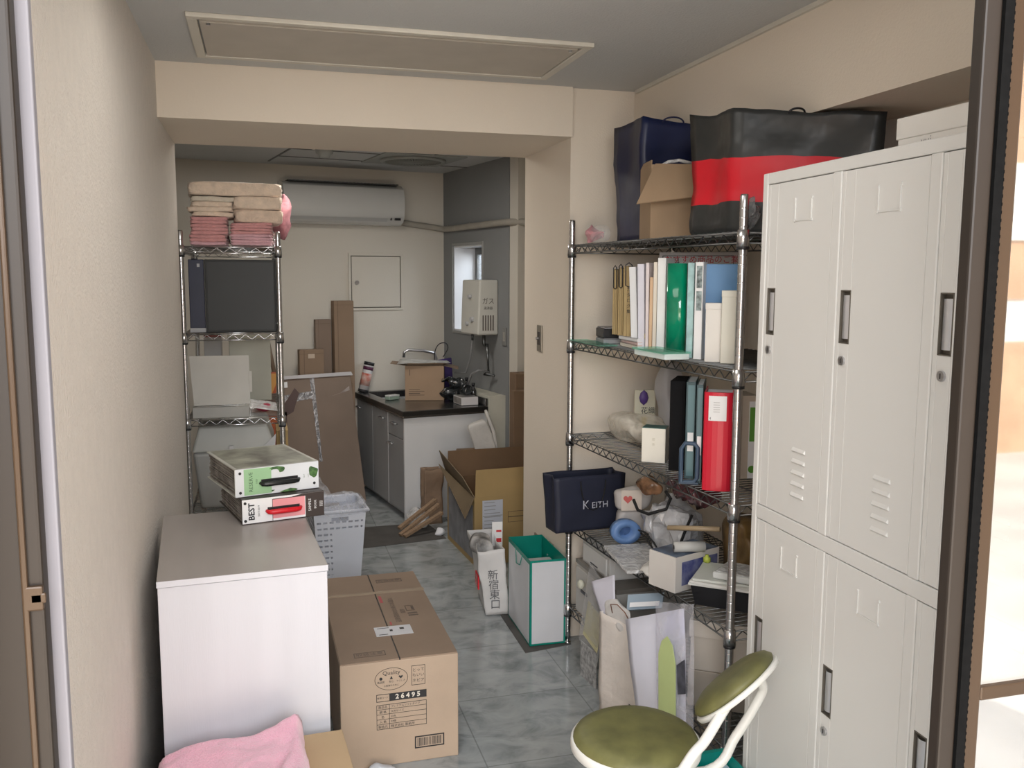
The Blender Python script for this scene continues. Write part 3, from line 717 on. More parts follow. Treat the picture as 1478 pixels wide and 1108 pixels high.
m = MB(); m.box(.003,w-.004,.003,d-.003,.003,h-.01); obj('pages', m, pal('teal_pages',(.10,.28,.36)), t)
for pl, pr_, pt, X, mm, lab in [(1018, 1054, 437, 1.632, pal('cream_carton',(.70,.67,.62)), 'low cream carton in front of the sky blue file'), (1041, 1062, 419, 1.655, pal('cream_carton2',(.66,.64,.55)), 'taller cream carton behind the low one on the file shelf')]:
    t, w, h, d = slim('carton', lab, 'box', pl, pr_, pt, X, rad(-28), z2, .03 if pl < 1030 else .03, None, pyM=470)
    m = MB(); m.box(0,w,0,.03,0,h-.004); obj('body', m, mm, t, bevel=.002); m = MB(); m.box(-.001,w+.001,-.001,.031,h-.02,h); obj('lid', m, mm, t, bevel=.002)
# board with red heading standing behind
t, w, h, d = slim('price_board', 'white printed board with a red heading standing behind the files', 'board', 950, 1062, 364, 1.765, rad(-30), z2, .006, None, pyM=440)
m = MB(); m.box(0,w,0,d,0,h); obj('panel', m, pal('printed_board',(.68,.64,.62)), t, bevel=.001)
m = MB()
for a in ((.012,w-.012,h-.012,h-.014),(.012,w-.012,.02,.022)): m.box(a[0],a[1],-.001,0,min(a[2:]),max(a[2:]))
m.box(.012,.014,-.001,0,.02,h-.012); m.box(w-.014,w-.012,-.001,0,.02,h-.012)
obj('border', m, INK(), t)
text_mesh([('\u304a\u3059\u3059\u3081\u5546\u54c1\u306e\u3054\u6848\u5185', .030, TF(w*.60,-.0015,h-.028))], pal('red_print',(.6,.03,.04)), 'red_lettering', t)
text_mesh([('\u8cc7\u6599', .028, TF(w*.17,-.0015,h-.035))], INK(), 'lettering', t)
# items right of the near post
t = thing('black_pouch', 'black zip case standing at the near end of the file shelf behind the post', 'case', (1.93, 2.26, z2), rad(-30))
m = MB(); m.box(0,.09,0,.04,0,.19); obj('body', m, BLACKP(), t, bevel=.012, segs=3); m = MB(); m.box(.03,.075,-.002,0,.06,.15); obj('patch', m, pal('navy_patch',(.03,.05,.16)), t)
# glass sheet and tray at shelf front
gl = clearmat('green_glass', (.35,.75,.6), .22, .05, .02, 4)
t = thing('glass_plate', 'thin green-edged acrylic sheet lying at the far front edge of the file shelf', 'sheet', (1.535, 3.10, z2+.0), 0)
m = MB(); m.box(0,.075,0,.33,0,.004); obj('sheet', m, gl, t)
t = thing('display_tray', 'clear acrylic display block with a white edge at the front of the file shelf', 'tray', (1.540, 2.545, z2+.0), rad(2))
m = MB(); m.box(0,.085,0,.22,.0,.018); obj('tray', m, pal('tray_white',(.68,.76,.74)), t, bevel=.001)
m = MB(); m.box(-.006,.088,-.004,.225,.018,.024); obj('glass_top', m, gl, t)

# ------------------------------------------------------------------ third shelf
z3 = RZ[2]+.0015
blob_thing('plastic_bag', 'slumped clear plastic bag lying on the third rack shelf above the navy handbag', 'plastic bag', (1.71, 3.10, z3), (.10,.17,.055), clearmat('cream_film',(.80,.76,.68),.36,.3,.6,14), 2.1, .02, 8, 18, 12, rot=.2)
t = thing('packet', 'small cream packet with a purple flower standing at the back of the third shelf', 'packet', (1.785, 3.335, z3), rad(-14))
m = MB(); m.box(0,.085,0,.012,0,.185); obj('carton', m, pal('packet_cream',(.66,.62,.48)), t, bevel=.002)
m = MB(); m.lathe([(0,-.03),(.014,-.018),(.019,.0),(.014,.02),(0,.032)], 14, (.035,-.012,.155), 1, .5); obj('purple_flower', m, pal('purple_print',(.10,.05,.22)), t)
m = MB(); m.box(.03,.05,-.001,0,.02,.075); obj('yellow_print', m, pal('yellow_card',(.75,.58,.03)), t)
text_mesh([('\u82b1\u7e54', .03, TF(.055,-.0015,.10,-PI/2*0))], INK(), 'lettering', t)
blob_thing('paper_bag', 'white crumpled paper bag at the back of the third rack shelf', 'bag', (1.90, 3.22, z3), (.055,.05,.15), pal('dim_white_paper',(.50,.49,.50)), 3.5, .012, 9, 14, 31)
t, w, h, d = slim('gift_box', 'small cream box with a dark green lid top at the front of the third shelf', 'box', 926, 960, 616, 1.60, rad(-36), z3, .065, None, pyM=650)
m = MB(); m.box(0,w,0,d,0,h-.003); obj('body', m, pal('gift_cream',(.80,.77,.68)), t, bevel=.001)
m = MB(); m.box(.001,w-.001,.001,d-.001,h-.003,h); obj('top', m, pal('gift_green',(.04,.11,.10)), t)
text_mesh([(c_, .011, TF(w*.5,-.001,h*.66-j*.018)) for j, c_ in enumerate('\u5fa1\u8336')], pal('faint_gold',(.55,.52,.42)), 'lettering', t)
t, w, h, d = slim('file_box', 'tall black document box on the third shelf beside the teal binders', 'document box', 966, 988, 549, 1.63, rad(-34), z3, .16, None, pyM=620)
m = MB(); m.box(0,w,0,d,0,h); obj('body', m, mat('matte_black_board',(.009,.009,.01),.8,var=.1,spec=.15), t, bevel=.002)
m = MB(); m.box(.006,w-.006,-.0015,0,.03,h-.03); obj('front_panel', m, mat('soft_black_panel',(.008,.008,.009),.8,var=0,spec=.15), t)
t = thing('tape_dispenser', 'dark blue plastic carrying handle leaning on the black document box', 'handle', (1.585, 2.505, z3+.0), rad(-32))
m = MB(); m.tube([(0,0,.006),(0,0,.11),(.012,0,.128),(.04,0,.128),(.05,0,.115),(.05,0,.02),(.04,0,.006),(.012,0,.006)], .007, 8, closed=True); obj('grip', m, pal('slate_blue_plastic',(.045,.08,.13)), t)
m = MB(); m.box(-.005,.055,-.006,.008,0,.006); obj('foot_bar', m, pal('slate_blue_plastic2',(.04,.07,.11)), t)
teal = pal('teal_binder_cover', (.035,.075,.085)); teal2 = pal('teal_spine', (.10,.19,.21))
for pl, pr_, pt, X, lab in [(989, 1003, 551, 1.625, 'dark teal ring binder nearest the black document box'), (1004, 1014, 555, 1.625, 'dark teal ring binder beside the red binder')]:
    t, w, h, d = book('ring_binder', lab, 'binder', pl, pr_, pt, X, rad(-30), z3, .20, cover=teal, pyM=620)
    m = MB(); m.box(w*.2,w*.9,-.001,0,.01,h-.01); sp = obj('spine', m, teal2, t)
    m = MB(); m.box(w*.25,w*.85,-.002,-.001,.09,.15); obj('spine_label', m, whitef, sp)
redm = mat('red_binder_plastic', (.60,.012,.035), .35, var=.05, scale=4)
t, w, h, d = slim('ring_binder', 'bright red ring binder with a white spine label on the third rack shelf', 'binder', 1015, 1057, 566, 1.605, rad(-31), z3, .16, None, pyM=620)
m = MB(); n_ = 8
P = [(0,.012)]+[(w/2-w/2*math.cos(PI*i/n_), .012-.012*math.sin(PI*i/n_)) for i in range(1, n_)]+[(w,.012),(w,d),(w-.003,d),(w-.003,.015),(.003,.015),(.003,d),(0,d)]
k = len(P)
m.add([(x,y,0) for x,y in P]+[(x,y,h) for x,y in P], [(i,(i+1)%k,(i+1)%k+k,i+k) for i in range(k)]+[tuple(range(k-1,-1,-1)),tuple(range(k,2*k))], False)
obj('cover', m, redm, t)
m = MB(); m.box(.005,w-.005,.02,d-.008,.004,h-.008); obj('pages', m, WHITE(), t)
def lab(u, v): x = .014+(w*.62)*u; a = math.acos(max(-1, min(1, 1-2*x/w))); return Vector((x, .012-.0128*math.sin(a), h-.085+.075*v))
m = MB(); m.sheet(lab, 6, 1); sl = obj('spine_label', m, whitef, t)
m = MB()
for i in range(5): m.box(w*.33,w*.55,-.0022,-.0012,h-.03-i*.007,h-.029-i*.007)
m.cyl((w*.25,.001,h-.078),.004,.002,10,'y'); m.cyl((w*.6,.001,h-.078),.004,.002,10,'y')
obj('print', m, pal('grey_print',(.3,.3,.3)), sl)
t, w, h, d = slim('brochure_case', 'white and green brochure holder behind the near rack post', 'brochure holder', 1070, 1092, 571, 1.80, rad(-12), z3, .12, None, pyM=640)
m = MB(); m.box(0,w,0,d,0,h); obj('body', m, pal('beige_case',(.55,.47,.38)), t, bevel=.002)
m = MB(); m.box(w*.45,w*.98,-.001,0,.0,h*.93); pn = obj('white_panel', m, whitef, t)
m = MB(); m.box(w*.5,w*.98,-.002,-.001,h*.45,h*.86); m.cyl((w*.72,-.002,.03),.012,.001,14,'y'); obj('green_print', m, pal('leaf_green',(.12,.33,.05)), pn)

# ------------------------------------------------------------------ fourth shelf
z4 = RZ[3]+.0015
nb = mat('matte_navy_card', (.016,.019,.038), .55, var=.15, scale=5, bump=.1, bscale=30)
t = thing('paper_bag', 'navy paper shopping bag lettered KEITH on the corner of the fourth rack shelf', 'bag', (1.440, 3.290, z4), rad(6))
paper_bag(t, .29, .10, .225, nb, flare=.10, amp=.0025, gusset=.02, seed=21)
loop_handle(t, .10, .21, -.013, .205, .12, mat('black_cord',(.008,.008,.009),.7,var=0), .0025, up=False, bulge=.004)
text_mesh([('K', .050, TF(.122,-.018,.108)), ('EITH', .036, TF(.184,-.018,.1045))], pal('silver_print',(.45,.46,.52)), 'lettering', t)
# pouch with heart, blue tape roll
t = thing('pouch', 'white soft pouch with a pink heart tag beside the navy handbag', 'pouch', (1.640, 3.165, z4), rad(-12))
m = MB(); m.blob((.07,.03,.155), (.075,.035,.045), 3, .004, 20, 12, 5); m.blob((.07,.04,.055),(.06,.03,.055),4,.003,20,10,6); obj('body', m, pal('pouch_white',(.50,.47,.45)), t)
m = MB(); m.box(.02,.10,-.014,-.010,.115,.195); tg = obj('heart_tag', m, pal('tag_cream',(.62,.55,.48)), t)
m = MB(); hp = [(16*math.sin(a)**3, 13*math.cos(a)-5*math.cos(2*a)-2*math.cos(3*a)-math.cos(4*a)) for a in [2*PI*i/24 for i in range(24)]]
m.slab([(.045+x*.0011,-.0145,.160+y*.0011) for x,y in hp], .001); obj('heart', m, pal('heart_pink',(.55,.12,.11)), tg)
t = thing('tape_roll', 'blue roll of tape standing under the heart tag pouch on the fourth shelf', 'tape', (1.655, 3.10, z4), rad(-6))
m = MB(); m.T = Matrix.Translation((0,0,.047)) @ Matrix.Rotation(PI/2, 4, 'X') ; m.lathe([(.022,-.02),(.046,-.02),(.046,.02),(.022,.02),(.022,-.02)], 28, sx=1.25); obj('tape', m, pal('cornflower_tape',(.13,.24,.48)), t)
# grey plastic carrier with black cords
gpb = mat('grey_polythene', (.46,.46,.47), .25, var=.2, scale=12, bump=1.0, bscale=14, coat=.3)
t = thing('carrier_bag', 'grey plastic carrier bag with black cord handles bulging on the fourth shelf', 'bag', (1.765, 2.93, z4))
m = MB(); m.blob((0,0,.105), (.112,.155,.098), 2.1, .016, 21, 24, 17); m.sm = [False]*len(m.sm); zm = min(v[2] for v in m.v); m.v = [(x,y,max(z-zm,0)) for x,y,z in m.v]; obj('body', m, gpb, t)
cord = MATS['black_cord']
m = MB(); m.tube([(-.13,.05,.20),(-.135,.0,.175),(-.12,-.06,.175),(-.07,-.10,.20),(-.05,-.09,.235),(-.05,-.05,.25)], .006, 8); obj('handle', m, cord, t)
m = MB(); m.tube([(-.13,-.0,.10),(-.135,-.06,.11),(-.12,-.11,.085),(-.105,-.135,.05),(-.115,-.11,.03)], .0035, 8); m.tube([(-.13,-.02,.095),(-.13,-.07,.09),(-.115,-.11,.05)],.0035,8); obj('handle', m, cord, t)
m = MB(); m.tube([(0,-.16,.19),(-.03,-.165,.13),(-.05,-.16,.07)], .005, 8); obj('handle', m, cord, t)
blob_thing('plastic_packet', 'dark red glossy plastic packet lying on the grey carrier bag', 'packet', (1.80, 2.82, z4+.205), (.075,.14,.045), mat('maroon_film',(.13,.05,.06),.2,var=.4,scale=18,bump=.7,bscale=30,coat=.4), 2.2, .014, 22, 14, 41)
blob_thing('plastic_packet', 'orange brown crinkled packet by the black cord on the grey carrier bag', 'packet', (1.73, 3.03, z4+.20), (.045,.05,.028), mat('orange_film',(.32,.17,.09),.25,var=.4,scale=18,bump=.7,bscale=30), 2.2, .008, 22, 12, 44)
blob_thing('yellow_bag', 'mustard coloured translucent bag slumped behind the near rack post', 'bag', (1.89, 2.60, z4), (.10,.12,.115), mat('mustard_film',(.25,.155,.055),.35,var=.35,scale=9,bump=.7,bscale=16), 2.3, .02, 9, 18, 51)
m = MB(); m.tube([(0,0,0),(.12,-.14,.025)], .009, 8)
o = obj('wooden_stick', m, pal('stick_wood',(.42,.32,.20))); o.location = (1.66, 2.74, z4+.16); tag(o, 'pale wooden stick poking out between grey carrier bag and mustard bag', 'stick')
# clear flat pack overhanging
t = thing('flat_pack', 'clear plastic wrapped flat pack jutting over the front edge of the fourth shelf', 'packet', (1.52, 2.76, z4+.001), rad(84))
m = MB(); m.box(0,.30,-.17,0,0,.012); obj('sleeve', m, filmw, t, bevel=.002)
m = MB(); m.box(.01,.29,-.15,-.012,.002,.008); obj('contents', m, pal('grey_fill',(.40,.39,.37), var=.12, scale=14), t)
blob_thing('tissue_pack', 'white crumpled paper pack lying before the grey carrier bag', 'packet', (1.605, 2.70, z4+.013), (.042,.05,.018), pal('tissue_white',(.66,.64,.60), bump=.5, bscale=30), 2.4, .008, 22, 12, 61)
t = thing('paper_roll', 'short white paper roll lying on the blue topped box', 'roll', (1.615, 2.60, z4+.118+.019), 0)
m = MB(); m.tube([(0,0,0),(.10,-.02,.0)], .017, 16); obj('roll', m, pal('roll_grey',(.50,.50,.48)), t)
m = MB(); m.tube([(-.0008,0,0),(.1008,-.0202,0)], .008, 12); obj('core', m, BLACKP(), t)
# white box with blue picture sides
b = thing('product_box', 'white carton with dark blue printed top at the front edge of the fourth shelf', 'box', (1.553, 2.655, z4), rad(-69))
bw_, bd_, bh_ = .118, .21, .118
m = MB(); m.box(0,bw_,0,bd_,0,bh_); obj('body', m, pal('box_cream_white',(.66,.63,.59)), b, bevel=.001)
m = MB(); m.box(.004,bw_-.002,.006,bd_-.004,bh_,bh_+.001); obj('printed_top', m, mat('blue_print_top',(.14,.19,.27),.3,var=.3,scale=22,dark=(.015,.022,.05)), b)
m = MB(); m.box(bw_,bw_+.001,.03,bd_-.01,.02,bh_-.02); obj('printed_side', m, mat('blue_print_side',(.30,.32,.45),.3,var=.3,scale=22,dark=(.03,.04,.2)), b)
# black tray with papers
t = thing('letter_tray', 'black plastic tray overflowing with white papers at the near end of the fourth shelf', 'tray', (1.600, 2.445, z4), rad(-42))
tw_, td_, th_ = .19, .20, .062
P0, P1 = .012, 0
m = MB(); m.hexa([(.012,.012,0),(tw_-.012,.012,0),(tw_-.012,td_-.012,0),(.012,td_-.012,0)], [(0,0,th_),(tw_,0,th_),(tw_,td_,th_),(0,td_,th_)])
m.f.pop(1); m.mi.pop(); m.sm.pop(); obj('tray', m, BLACKP(), t, solid=.003)
for i, (dz, a, dx, lab_) in enumerate([(.002,2,-.004,'white sheet bundle lowest in the black tray'), (.010,-5,.0,'white sheet bundle in the middle of the black tray'), (.018,4,.01,'off-white sheet bundle topmost in the black tray')]):
    q = Matrix.Translation((1.600,2.445,z4)) @ Matrix.Rotation(rad(-42),4,'Z') @ Vector((-.004+dx, -.004, th_+dz))
    t2 = thing('paper_stack', lab_, 'papers', q, rad(-42+a), 'papers in the black tray')
    m = MB(); m.box(0,tw_+.005,0,td_-.02,0,.007); obj('sheets', m, pal('paper_tone%d'%i, ((.62,.63,.60),(.66,.66,.63),(.58,.60,.56))[i]), t2)
q = Matrix.Translation((1.600,2.445,z4)) @ Matrix.Rotation(rad(-42),4,'Z') @ Vector((.06, .02, th_+.026))
t = thing('plastic_case', 'clear white plastic case lying on the papers in the tray', 'case', q, rad(-50))
m = MB(); m.box(0,.13,0,.13,0,.022); obj('case', m, pal('milky_case',(.62,.64,.63), coat=.6, rough=.15), t, bevel=.006, segs=3)
m = MB(); m.box(.01,.12,.01,.12,.022,.024); obj('lid', m, filmw, t)
m = MB(); q = Matrix.Translation((1.600,2.445,z4)) @ Matrix.Rotation(rad(-42),4,'Z') @ Vector((.006, .17, th_+.027)); m.lathe([(.012,0),(.012,.014),(.006,.018),(.006,.024)],12); o = obj('small_bottle', m, pal('lime_cap',(.45,.52,.08))); o.location = q; tag(o, 'tiny lime green bottle on the papers in the tray', 'bottle')
t = thing('storage_box', 'black storage box on the fourth shelf behind the near rack post', 'box', (1.93, 2.30, z4), rad(0))
m = MB(); m.box(0,.13,0,.10,0,.20); obj('body', m, MATS['matte_black_board'], t, bevel=.004); m = MB(); m.box(-.003,.133,-.003,.103,.2,.215); obj('lid', m, BLACKP(), t, bevel=.003)
blob_thing('cloth_bundle', 'dark maroon cloth bundle on the fourth shelf behind the near post', 'cloth', (1.80, 2.31, z4), (.05,.045,.05), mat('maroon_cloth',(.09,.02,.025),.9,var=.3,scale=20,bump=.5,bscale=60), 2.4, .01, 18, 12, 71)

# ------------------------------------------------------------------ fifth shelf and under
z5 = RZ[4]+.0015
t = thing('drawer_unit', 'white two-drawer letter case standing on the grey metal cabinet', 'drawer unit', (1.585, 3.08, .398), rad(2))
m = MB(); m.box(0,.26,0,.27,0,.095); obj('body', m, pal('unit_white',(.56,.55,.53)), t, bevel=.003)
m = MB(); m.box(.02,.24,-.006,0,.008,.086); dr = obj('drawer', m, pal('unit_white2',(.60,.59,.57)), t, bevel=.002); m = MB(); m.box(.1,.16,-.012,-.006,.03,.042); obj('handle', m, GREYP(), dr)
m = MB(); m.box(-.006,0,.02,.25,.012,.08); dr = obj('drawer', m, pal('unit_white2',(.60,.59,.57)), t, bevel=.002); m = MB(); m.box(-.008,-.005,.10,.17,.02,.024); obj('handle', m, BLACKP(), dr)
t = thing('metal_cabinet', 'grey beige metal cabinet with a white knob on the bottom rack shelf', 'cabinet', (1.575, 2.98, z5), rad(2))
gb_ = pal('greybeige_steel',(.40,.385,.36), rough=.4)
m = MB(); m.box(0,.33,0,.40,0,.205); obj('body', m, gb_, t, bevel=.004)
m = MB(); m.box(-.003,.334,-.004,.404,.205,.222); obj('top', m, pal('grey_brown_top',(.18,.165,.145), var=.2, scale=6), t, bevel=.002)
m = MB(); m.box(-.008,0,.012,.388,.012,.195); dr = obj('drawer', m, gb_, t, bevel=.003)
m = MB(); m.T = Matrix.Translation((-.008,.30,.145)) @ Matrix.Rotation(-PI/2, 4, 'Y'); m.lathe([(.0,.025),(.014,.024),(.020,.016),(.018,.008),(.010,0)], 18); obj('knob', m, pal('knob_cream',(.60,.60,.50)), dr)
m = MB(); m.box(-.012,-.008,.265,.325,.105,.115); obj('latch', m, BLACKP(), dr)
t = thing('storage_carton', 'cream white lidded box standing on a beige box at the bottom of the rack', 'box', (1.632, 2.500, .2985), rad(-35))
m = MB(); m.box(0,.20,0,.19,0,.15); obj('body', m, pal('cream_box_wall',(.56,.51,.45)), t, bevel=.003); m = MB(); m.box(-.004,.204,-.004,.194,.11,.165); obj('lid', m, pal('cream_box_lid',(.62,.57,.51)), t, bevel=.003)
t = thing('storage_carton', 'beige cardboard box at the bottom of the rack under the cream lidded box', 'box', (1.628, 2.502, z5), rad(-35))
m = MB(); m.box(0,.205,0,.20,0,.121); obj('body', m, pal('beige_board',(.43,.38,.32)), t, bevel=.002); m = MB(); m.box(.09,.11,0,.20,.121,.1215); obj('tape', m, pal('tape_tan',(.5,.42,.3)), t)

# bags and papers on the floor in front of the rack
fz = .0
t = thing('plastic_file', 'clear plastic sleeve with a yellow sheet hanging against the grey cabinet', 'file sleeve', (1.50, 3.18, .0), rad(-84))
m = MB(); m.slab([(0,0,.14),(.16,0,.10),(.20,.02,.40),(.05,.02,.46)], .002); obj('sleeve', m, clearmat('file_film',(.8,.8,.8),.2,.15,.4,10), t)
m = MB(); m.slab([(.03,.004,.17),(.15,.004,.14),(.17,.015,.28),(.05,.015,.31)], .002); obj('yellow_sheet', m, pal('pale_yellow',(.68,.62,.30)), t)
m = MB(); m.box(.02,.15,.0,.004,.0,.14); obj('grey_sheet', m, pal('print_grey',(.42,.42,.42), var=.3, scale=60), t)
tw = mat('white_tote_canvas', (.76,.70,.645), .8, var=.06, scale=8, bump=.3, bscale=50)
TR_ = rad(-75)
t = thing('paper_bag', 'white paper bag stuffed with papers on the floor before the grey cabinet', 'bag', (1.470, 2.875, 0), TR_)
paper_bag(t, .22, .045, .365, tw, flare=.06, amp=.006, gusset=.014, seed=33, lean=(-.01,.01), fr=8)
text_mesh([('E', .045, TF(.190,-.009,.085))], INK(), 'lettering', t)
TBM = Matrix.Translation((1.470, 2.875, 0)) @ Matrix.Rotation(TR_, 4, 'Z')
m = MB(); m.tube([(.07,.0,.385),(.075,-.012,.42),(.11,-.01,.43),(.14,.0,.41),(.15,.01,.385)], .002, 6); obj('handle', m, pal('brown_cord',(.22,.10,.06)), t)
q = TBM @ Vector((-.03,.02,.30))
t = thing('paper_sheet', 'pale lavender sheet sticking out of the far side of the stuffed white bag', 'paper', q, TR_)
flat_sheet('sheet', None, None, [(0.04,0,0),(.10,0,0),(.05,.02,.20),(-.05,.0,.15)], pal('lavender_sheet',(.58,.57,.64)), .0012, .006, 8, parent=t)
blob_thing('crumpled_paper', 'crumpled off-white paper stuffed in the mouth of the white bag', 'paper', TBM @ Vector((.06,.03,.32)), (.075,.018,.045), pal('crumple_white',(.62,.60,.58), bump=.6, bscale=30), 2.6, .010, 16, 14, 83, TR_)
t = thing('blue_booklet', 'pale blue booklet with printed title sticking out of the white bag', 'booklet', TBM @ Vector((.105,.035,.40)), rad(-30))
m = MB(); m.slab([(0,0,0),(.12,0,.02),(.125,.03,.065),(.0,.03,.045)], .010); obj('cover', m, pal('steel_blue_cover',(.30,.38,.45)), t)
m = MB(); m.slab([(.01,-.002,.012),(.11,-.002,.028),(.112,.006,.042),(.01,.006,.026)], .001); obj('title_print', m, whitef, t)
lav = mat('lavender_white_board', (.80,.81,.92), .5, var=.04, scale=3)
def Yof(px, py, X): return at(px, py, X=X).y
def leaning(nm, label, cat, pts, mt, part, th, amp):
    b = Vector((pts[0][0], pts[0][1], 0)); t = thing(nm, label, cat, b, 0)
    flat_sheet(part, None, None, [tuple(Vector(p)-b) for p in pts], mt, th, amp, 10, parent=t); return t, b
e1 = (1.480, Yof(930,1000,1.480), 0); e2 = (1.505, Yof(1000,1010,1.505), 0)
e3 = at(985,878,X=1.530); e4 = at(905,893,X=1.470)
leaning('envelope', 'large pale lavender envelope leaning on the rack beside a clear sleeve', 'envelope', [e1, e2, tuple(e3), tuple(e4)], lav, 'sheet', .003, .006)
f1 = (1.462, Yof(955,1000,1.462), 0); f2 = (1.485, Yof(1008,1010,1.485), 0); f3 = at(1000,872,X=1.522); f4 = at(948,868,X=1.490)
t, b = leaning('plastic_file', 'clear sleeve holding a lime green card leaning on the big envelope', 'file sleeve', [f1, f2, tuple(f3), tuple(f4)], clearmat('sleeve_film',(.9,.9,.95),.2,.15,.4,12), 'sleeve', .001, .004)
def onf(u, v, off=.009):
    a_, b_, c_, d_ = [Vector(p) for p in (f1, f2, f3, f4)]
    n_ = (b_-a_).cross(d_-a_).normalized(); n_ = n_ if n_.x < 0 else -n_
    return (a_.lerp(b_, u)).lerp(d_.lerp(c_, u), v)+n_*off-b
m = MB(); m.slab([onf(.06,.02),onf(.55,.02),onf(.58,.70),onf(.50,.79),onf(.36,.83),onf(.20,.80),onf(.10,.73)], .002); obj('green_card', m, pal('lime_card',(.52,.62,.28)), t)
m = MB(); m.slab([onf(.64,.56),onf(.86,.58),onf(.84,.74),onf(.62,.70)],.001); obj('dark_print', m, pal('slate_print',(.08,.085,.11), var=.3, scale=30), t)
m = MB(); m.slab([onf(.62,.22),onf(.98,.25),onf(.98,.43),onf(.62,.37)],.001); obj('dark_print', m, pal('slate_print',(.08,.085,.11), var=.3, scale=30), t)
t = thing('carton', 'plain cream cardboard box on the floor between envelope and near rack post', 'box', (1.60, 2.42, 0), rad(-12))
m = MB(); m.box(0,.1,0,.12,0,.13); obj('body', m, MATS['beige_board'], t, bevel=.002); m = MB(); m.box(.04,.06,0,.12,.13,.1312); obj('tape', m, MATS['tape_tan'], t)
# ------------------------------------------------------------------ lockers
lk = mat('locker_paint', (.67,.67,.65), .38, var=.015, scale=2)
lrot = -PI/2-.0274
t = thing('locker', 'tall cream steel six-door locker standing against the right wall', 'locker', (1.507, 1.953, 0), lrot)
LW, LD, LHt = .9, .515, 1.795
ge, gg = .022, .0294; dw = (LW-2*ge-2*gg)/3
ZR = ((.994, 1.7685), (.09, .9592))
m = MB()
m.box(0, LW, .0185, LD, 0, LHt); m.box(0, ge, 0, .018, 0, LHt); m.box(LW-ge, LW, 0, .018, 0, LHt)
m.box(ge, LW-ge, 0, .018, ZR[0][1], LHt); m.box(ge, LW-ge, 0, .018, ZR[1][1], ZR[0][0]); m.box(ge, LW-ge, .0, .018, 0, ZR[1][0])
for k in (1, 2):
    x = ge+k*dw+(k-1)*gg; m.box(x, x+gg, 0, .018, ZR[1][0], ZR[1][1]); m.box(x, x+gg, 0, .018, ZR[0][0], ZR[0][1])
obj('body', m, lk, t, bevel=.0025)
silver_ = mat('silver_handle', (.60,.61,.64), .28, .7, var=.03)
recess = mat('handle_recess', (.16,.145,.12), .5, .3, var=.1)
first = None
for k in range(3):
    for r in range(2):
        z0, z1 = ZR[r]; x = ge+k*(dw+gg); g = .0018
        hz = 1.418 if r == 0 else .605
        hx0, hx1 = .014, .048
        d = bpy.data.objects.new('door', None)
        m = MB()
        # door skin with a hole for the handle
        y0 = .0015
        X0, X1, Z0, Z1 = g, dw-g, z0+g, z1-g
        h0, h1 = hz-.004, hz+.106
        m.box(X0, hx0, y0, .016, Z0, Z1); m.box(hx1, X1, y0, .016, Z0, Z1); m.box(hx0, hx1, y0, .016, Z0, h0); m.box(hx0, hx1, y0, .016, h1, Z1)
        # louvres
        if r == 0:
            for i in range(5):
                zz = z0+.055+i*.026; m.hexa([(.15,y0-.0005,zz),(.205,y0-.0005,zz),(.205,y0,zz+.012),(.15,y0,zz+.012)][::1], [(.153,y0-.005,zz+.004),(.202,y0-.005,zz+.004),(.202,y0+.002,zz+.014),(.153,y0+.002,zz+.014)])
        dd = obj('door', m, lk, t, bevel=.0012); dd.location = (x, 0, 0)
        bpy.data.objects.remove(d)
        m = MB(); m.box(hx0, hx1, .012, .016, h0, h1); m.box(hx0,hx0+.002,.001,.014,h0,h1); m.box(hx1-.002,hx1,.001,.014,h0,h1); m.box(hx0,hx1,.001,.014,h0,h0+.002); m.box(hx0,hx1,.001,.014,h1-.002,h1)
        m.m = 1
        n_ = 8; y_ = .001
        m.sheet(lambda u, v: Vector((hx0+.004+(hx1-hx0-.010)*u, .010-.009*math.sin(PI*(.15+.7*u)), h0+.010+(h1-h0-.02)*v)), 8, 1)
        obj('handle', m, [recess, silver_], dd)
        m = MB(); lx = .030; lz = hz-.040
        m.cyl((lx, -.003, lz), .0095, .006, 20, 'y'); m.m = 1; m.box(lx-.001, lx+.001, -.0036, -.003, lz-.005, lz+.005)
        obj('lock', m, [METAL(), BLACKP()], dd)
        m = MB(); cz = z1-.068; cx_ = .155
        for a in ((-.034,-.031,-.022,.024),(.031,.034,-.022,.024),(-.034,.034,-.025,-.022)): m.box(cx_+a[0], cx_+a[1], y0-.0025, y0, cz+a[2], cz+a[3])
        for sx in (-.034, .034): m.cyl((cx_+sx, y0-.003, cz+.024), .0035, .003, 8, 'y'); m.cyl((cx_+sx, y0-.003, cz-.024), .0035, .003, 8, 'y')
        obj('label_holder', m, lk, dd)
# white boxes on the lockers
wb = mat('white_gift_box', (.78,.76,.72), .45, var=.02)
LM = Matrix.Translation((1.507,1.953,0)) @ Matrix.Rotation(lrot, 4, 'Z')
def on_locker(x, y): p = LM @ Vector((x, y, 0)); return p
p = at(1295, 195, X=1.62)
q = on_locker(.335, .11)
t = thing('gift_box', 'white lidded box with small grey lettering on top of the lockers', 'box', (q.x, q.y, LHt+.001), lrot+rad(2))
m = MB(); m.box(.003,.30,.003,.26,0,.055); obj('body', m, wb, t, bevel=.002)
m = MB(); m.box(0,.303,0,.263,.035,.078); ld = obj('lid', m, wb, t, bevel=.002)
text_mesh([('yui', .026, TF(.09,-.0012,.022))], pal('grey_print',(.3,.3,.3)), 'lettering', t)
q = on_locker(.50, .15)
t = thing('gift_box', 'white flat box stacked on the lettered box at the frame side', 'box', (q.x, q.y, LHt+.080), lrot+rad(3))
m = MB(); m.box(.003,.20,.003,.2,0,.02); obj('body', m, wb, t, bevel=.002); m = MB(); m.box(0,.203,0,.203,.014,.03); obj('lid', m, wb, t, bevel=.002)

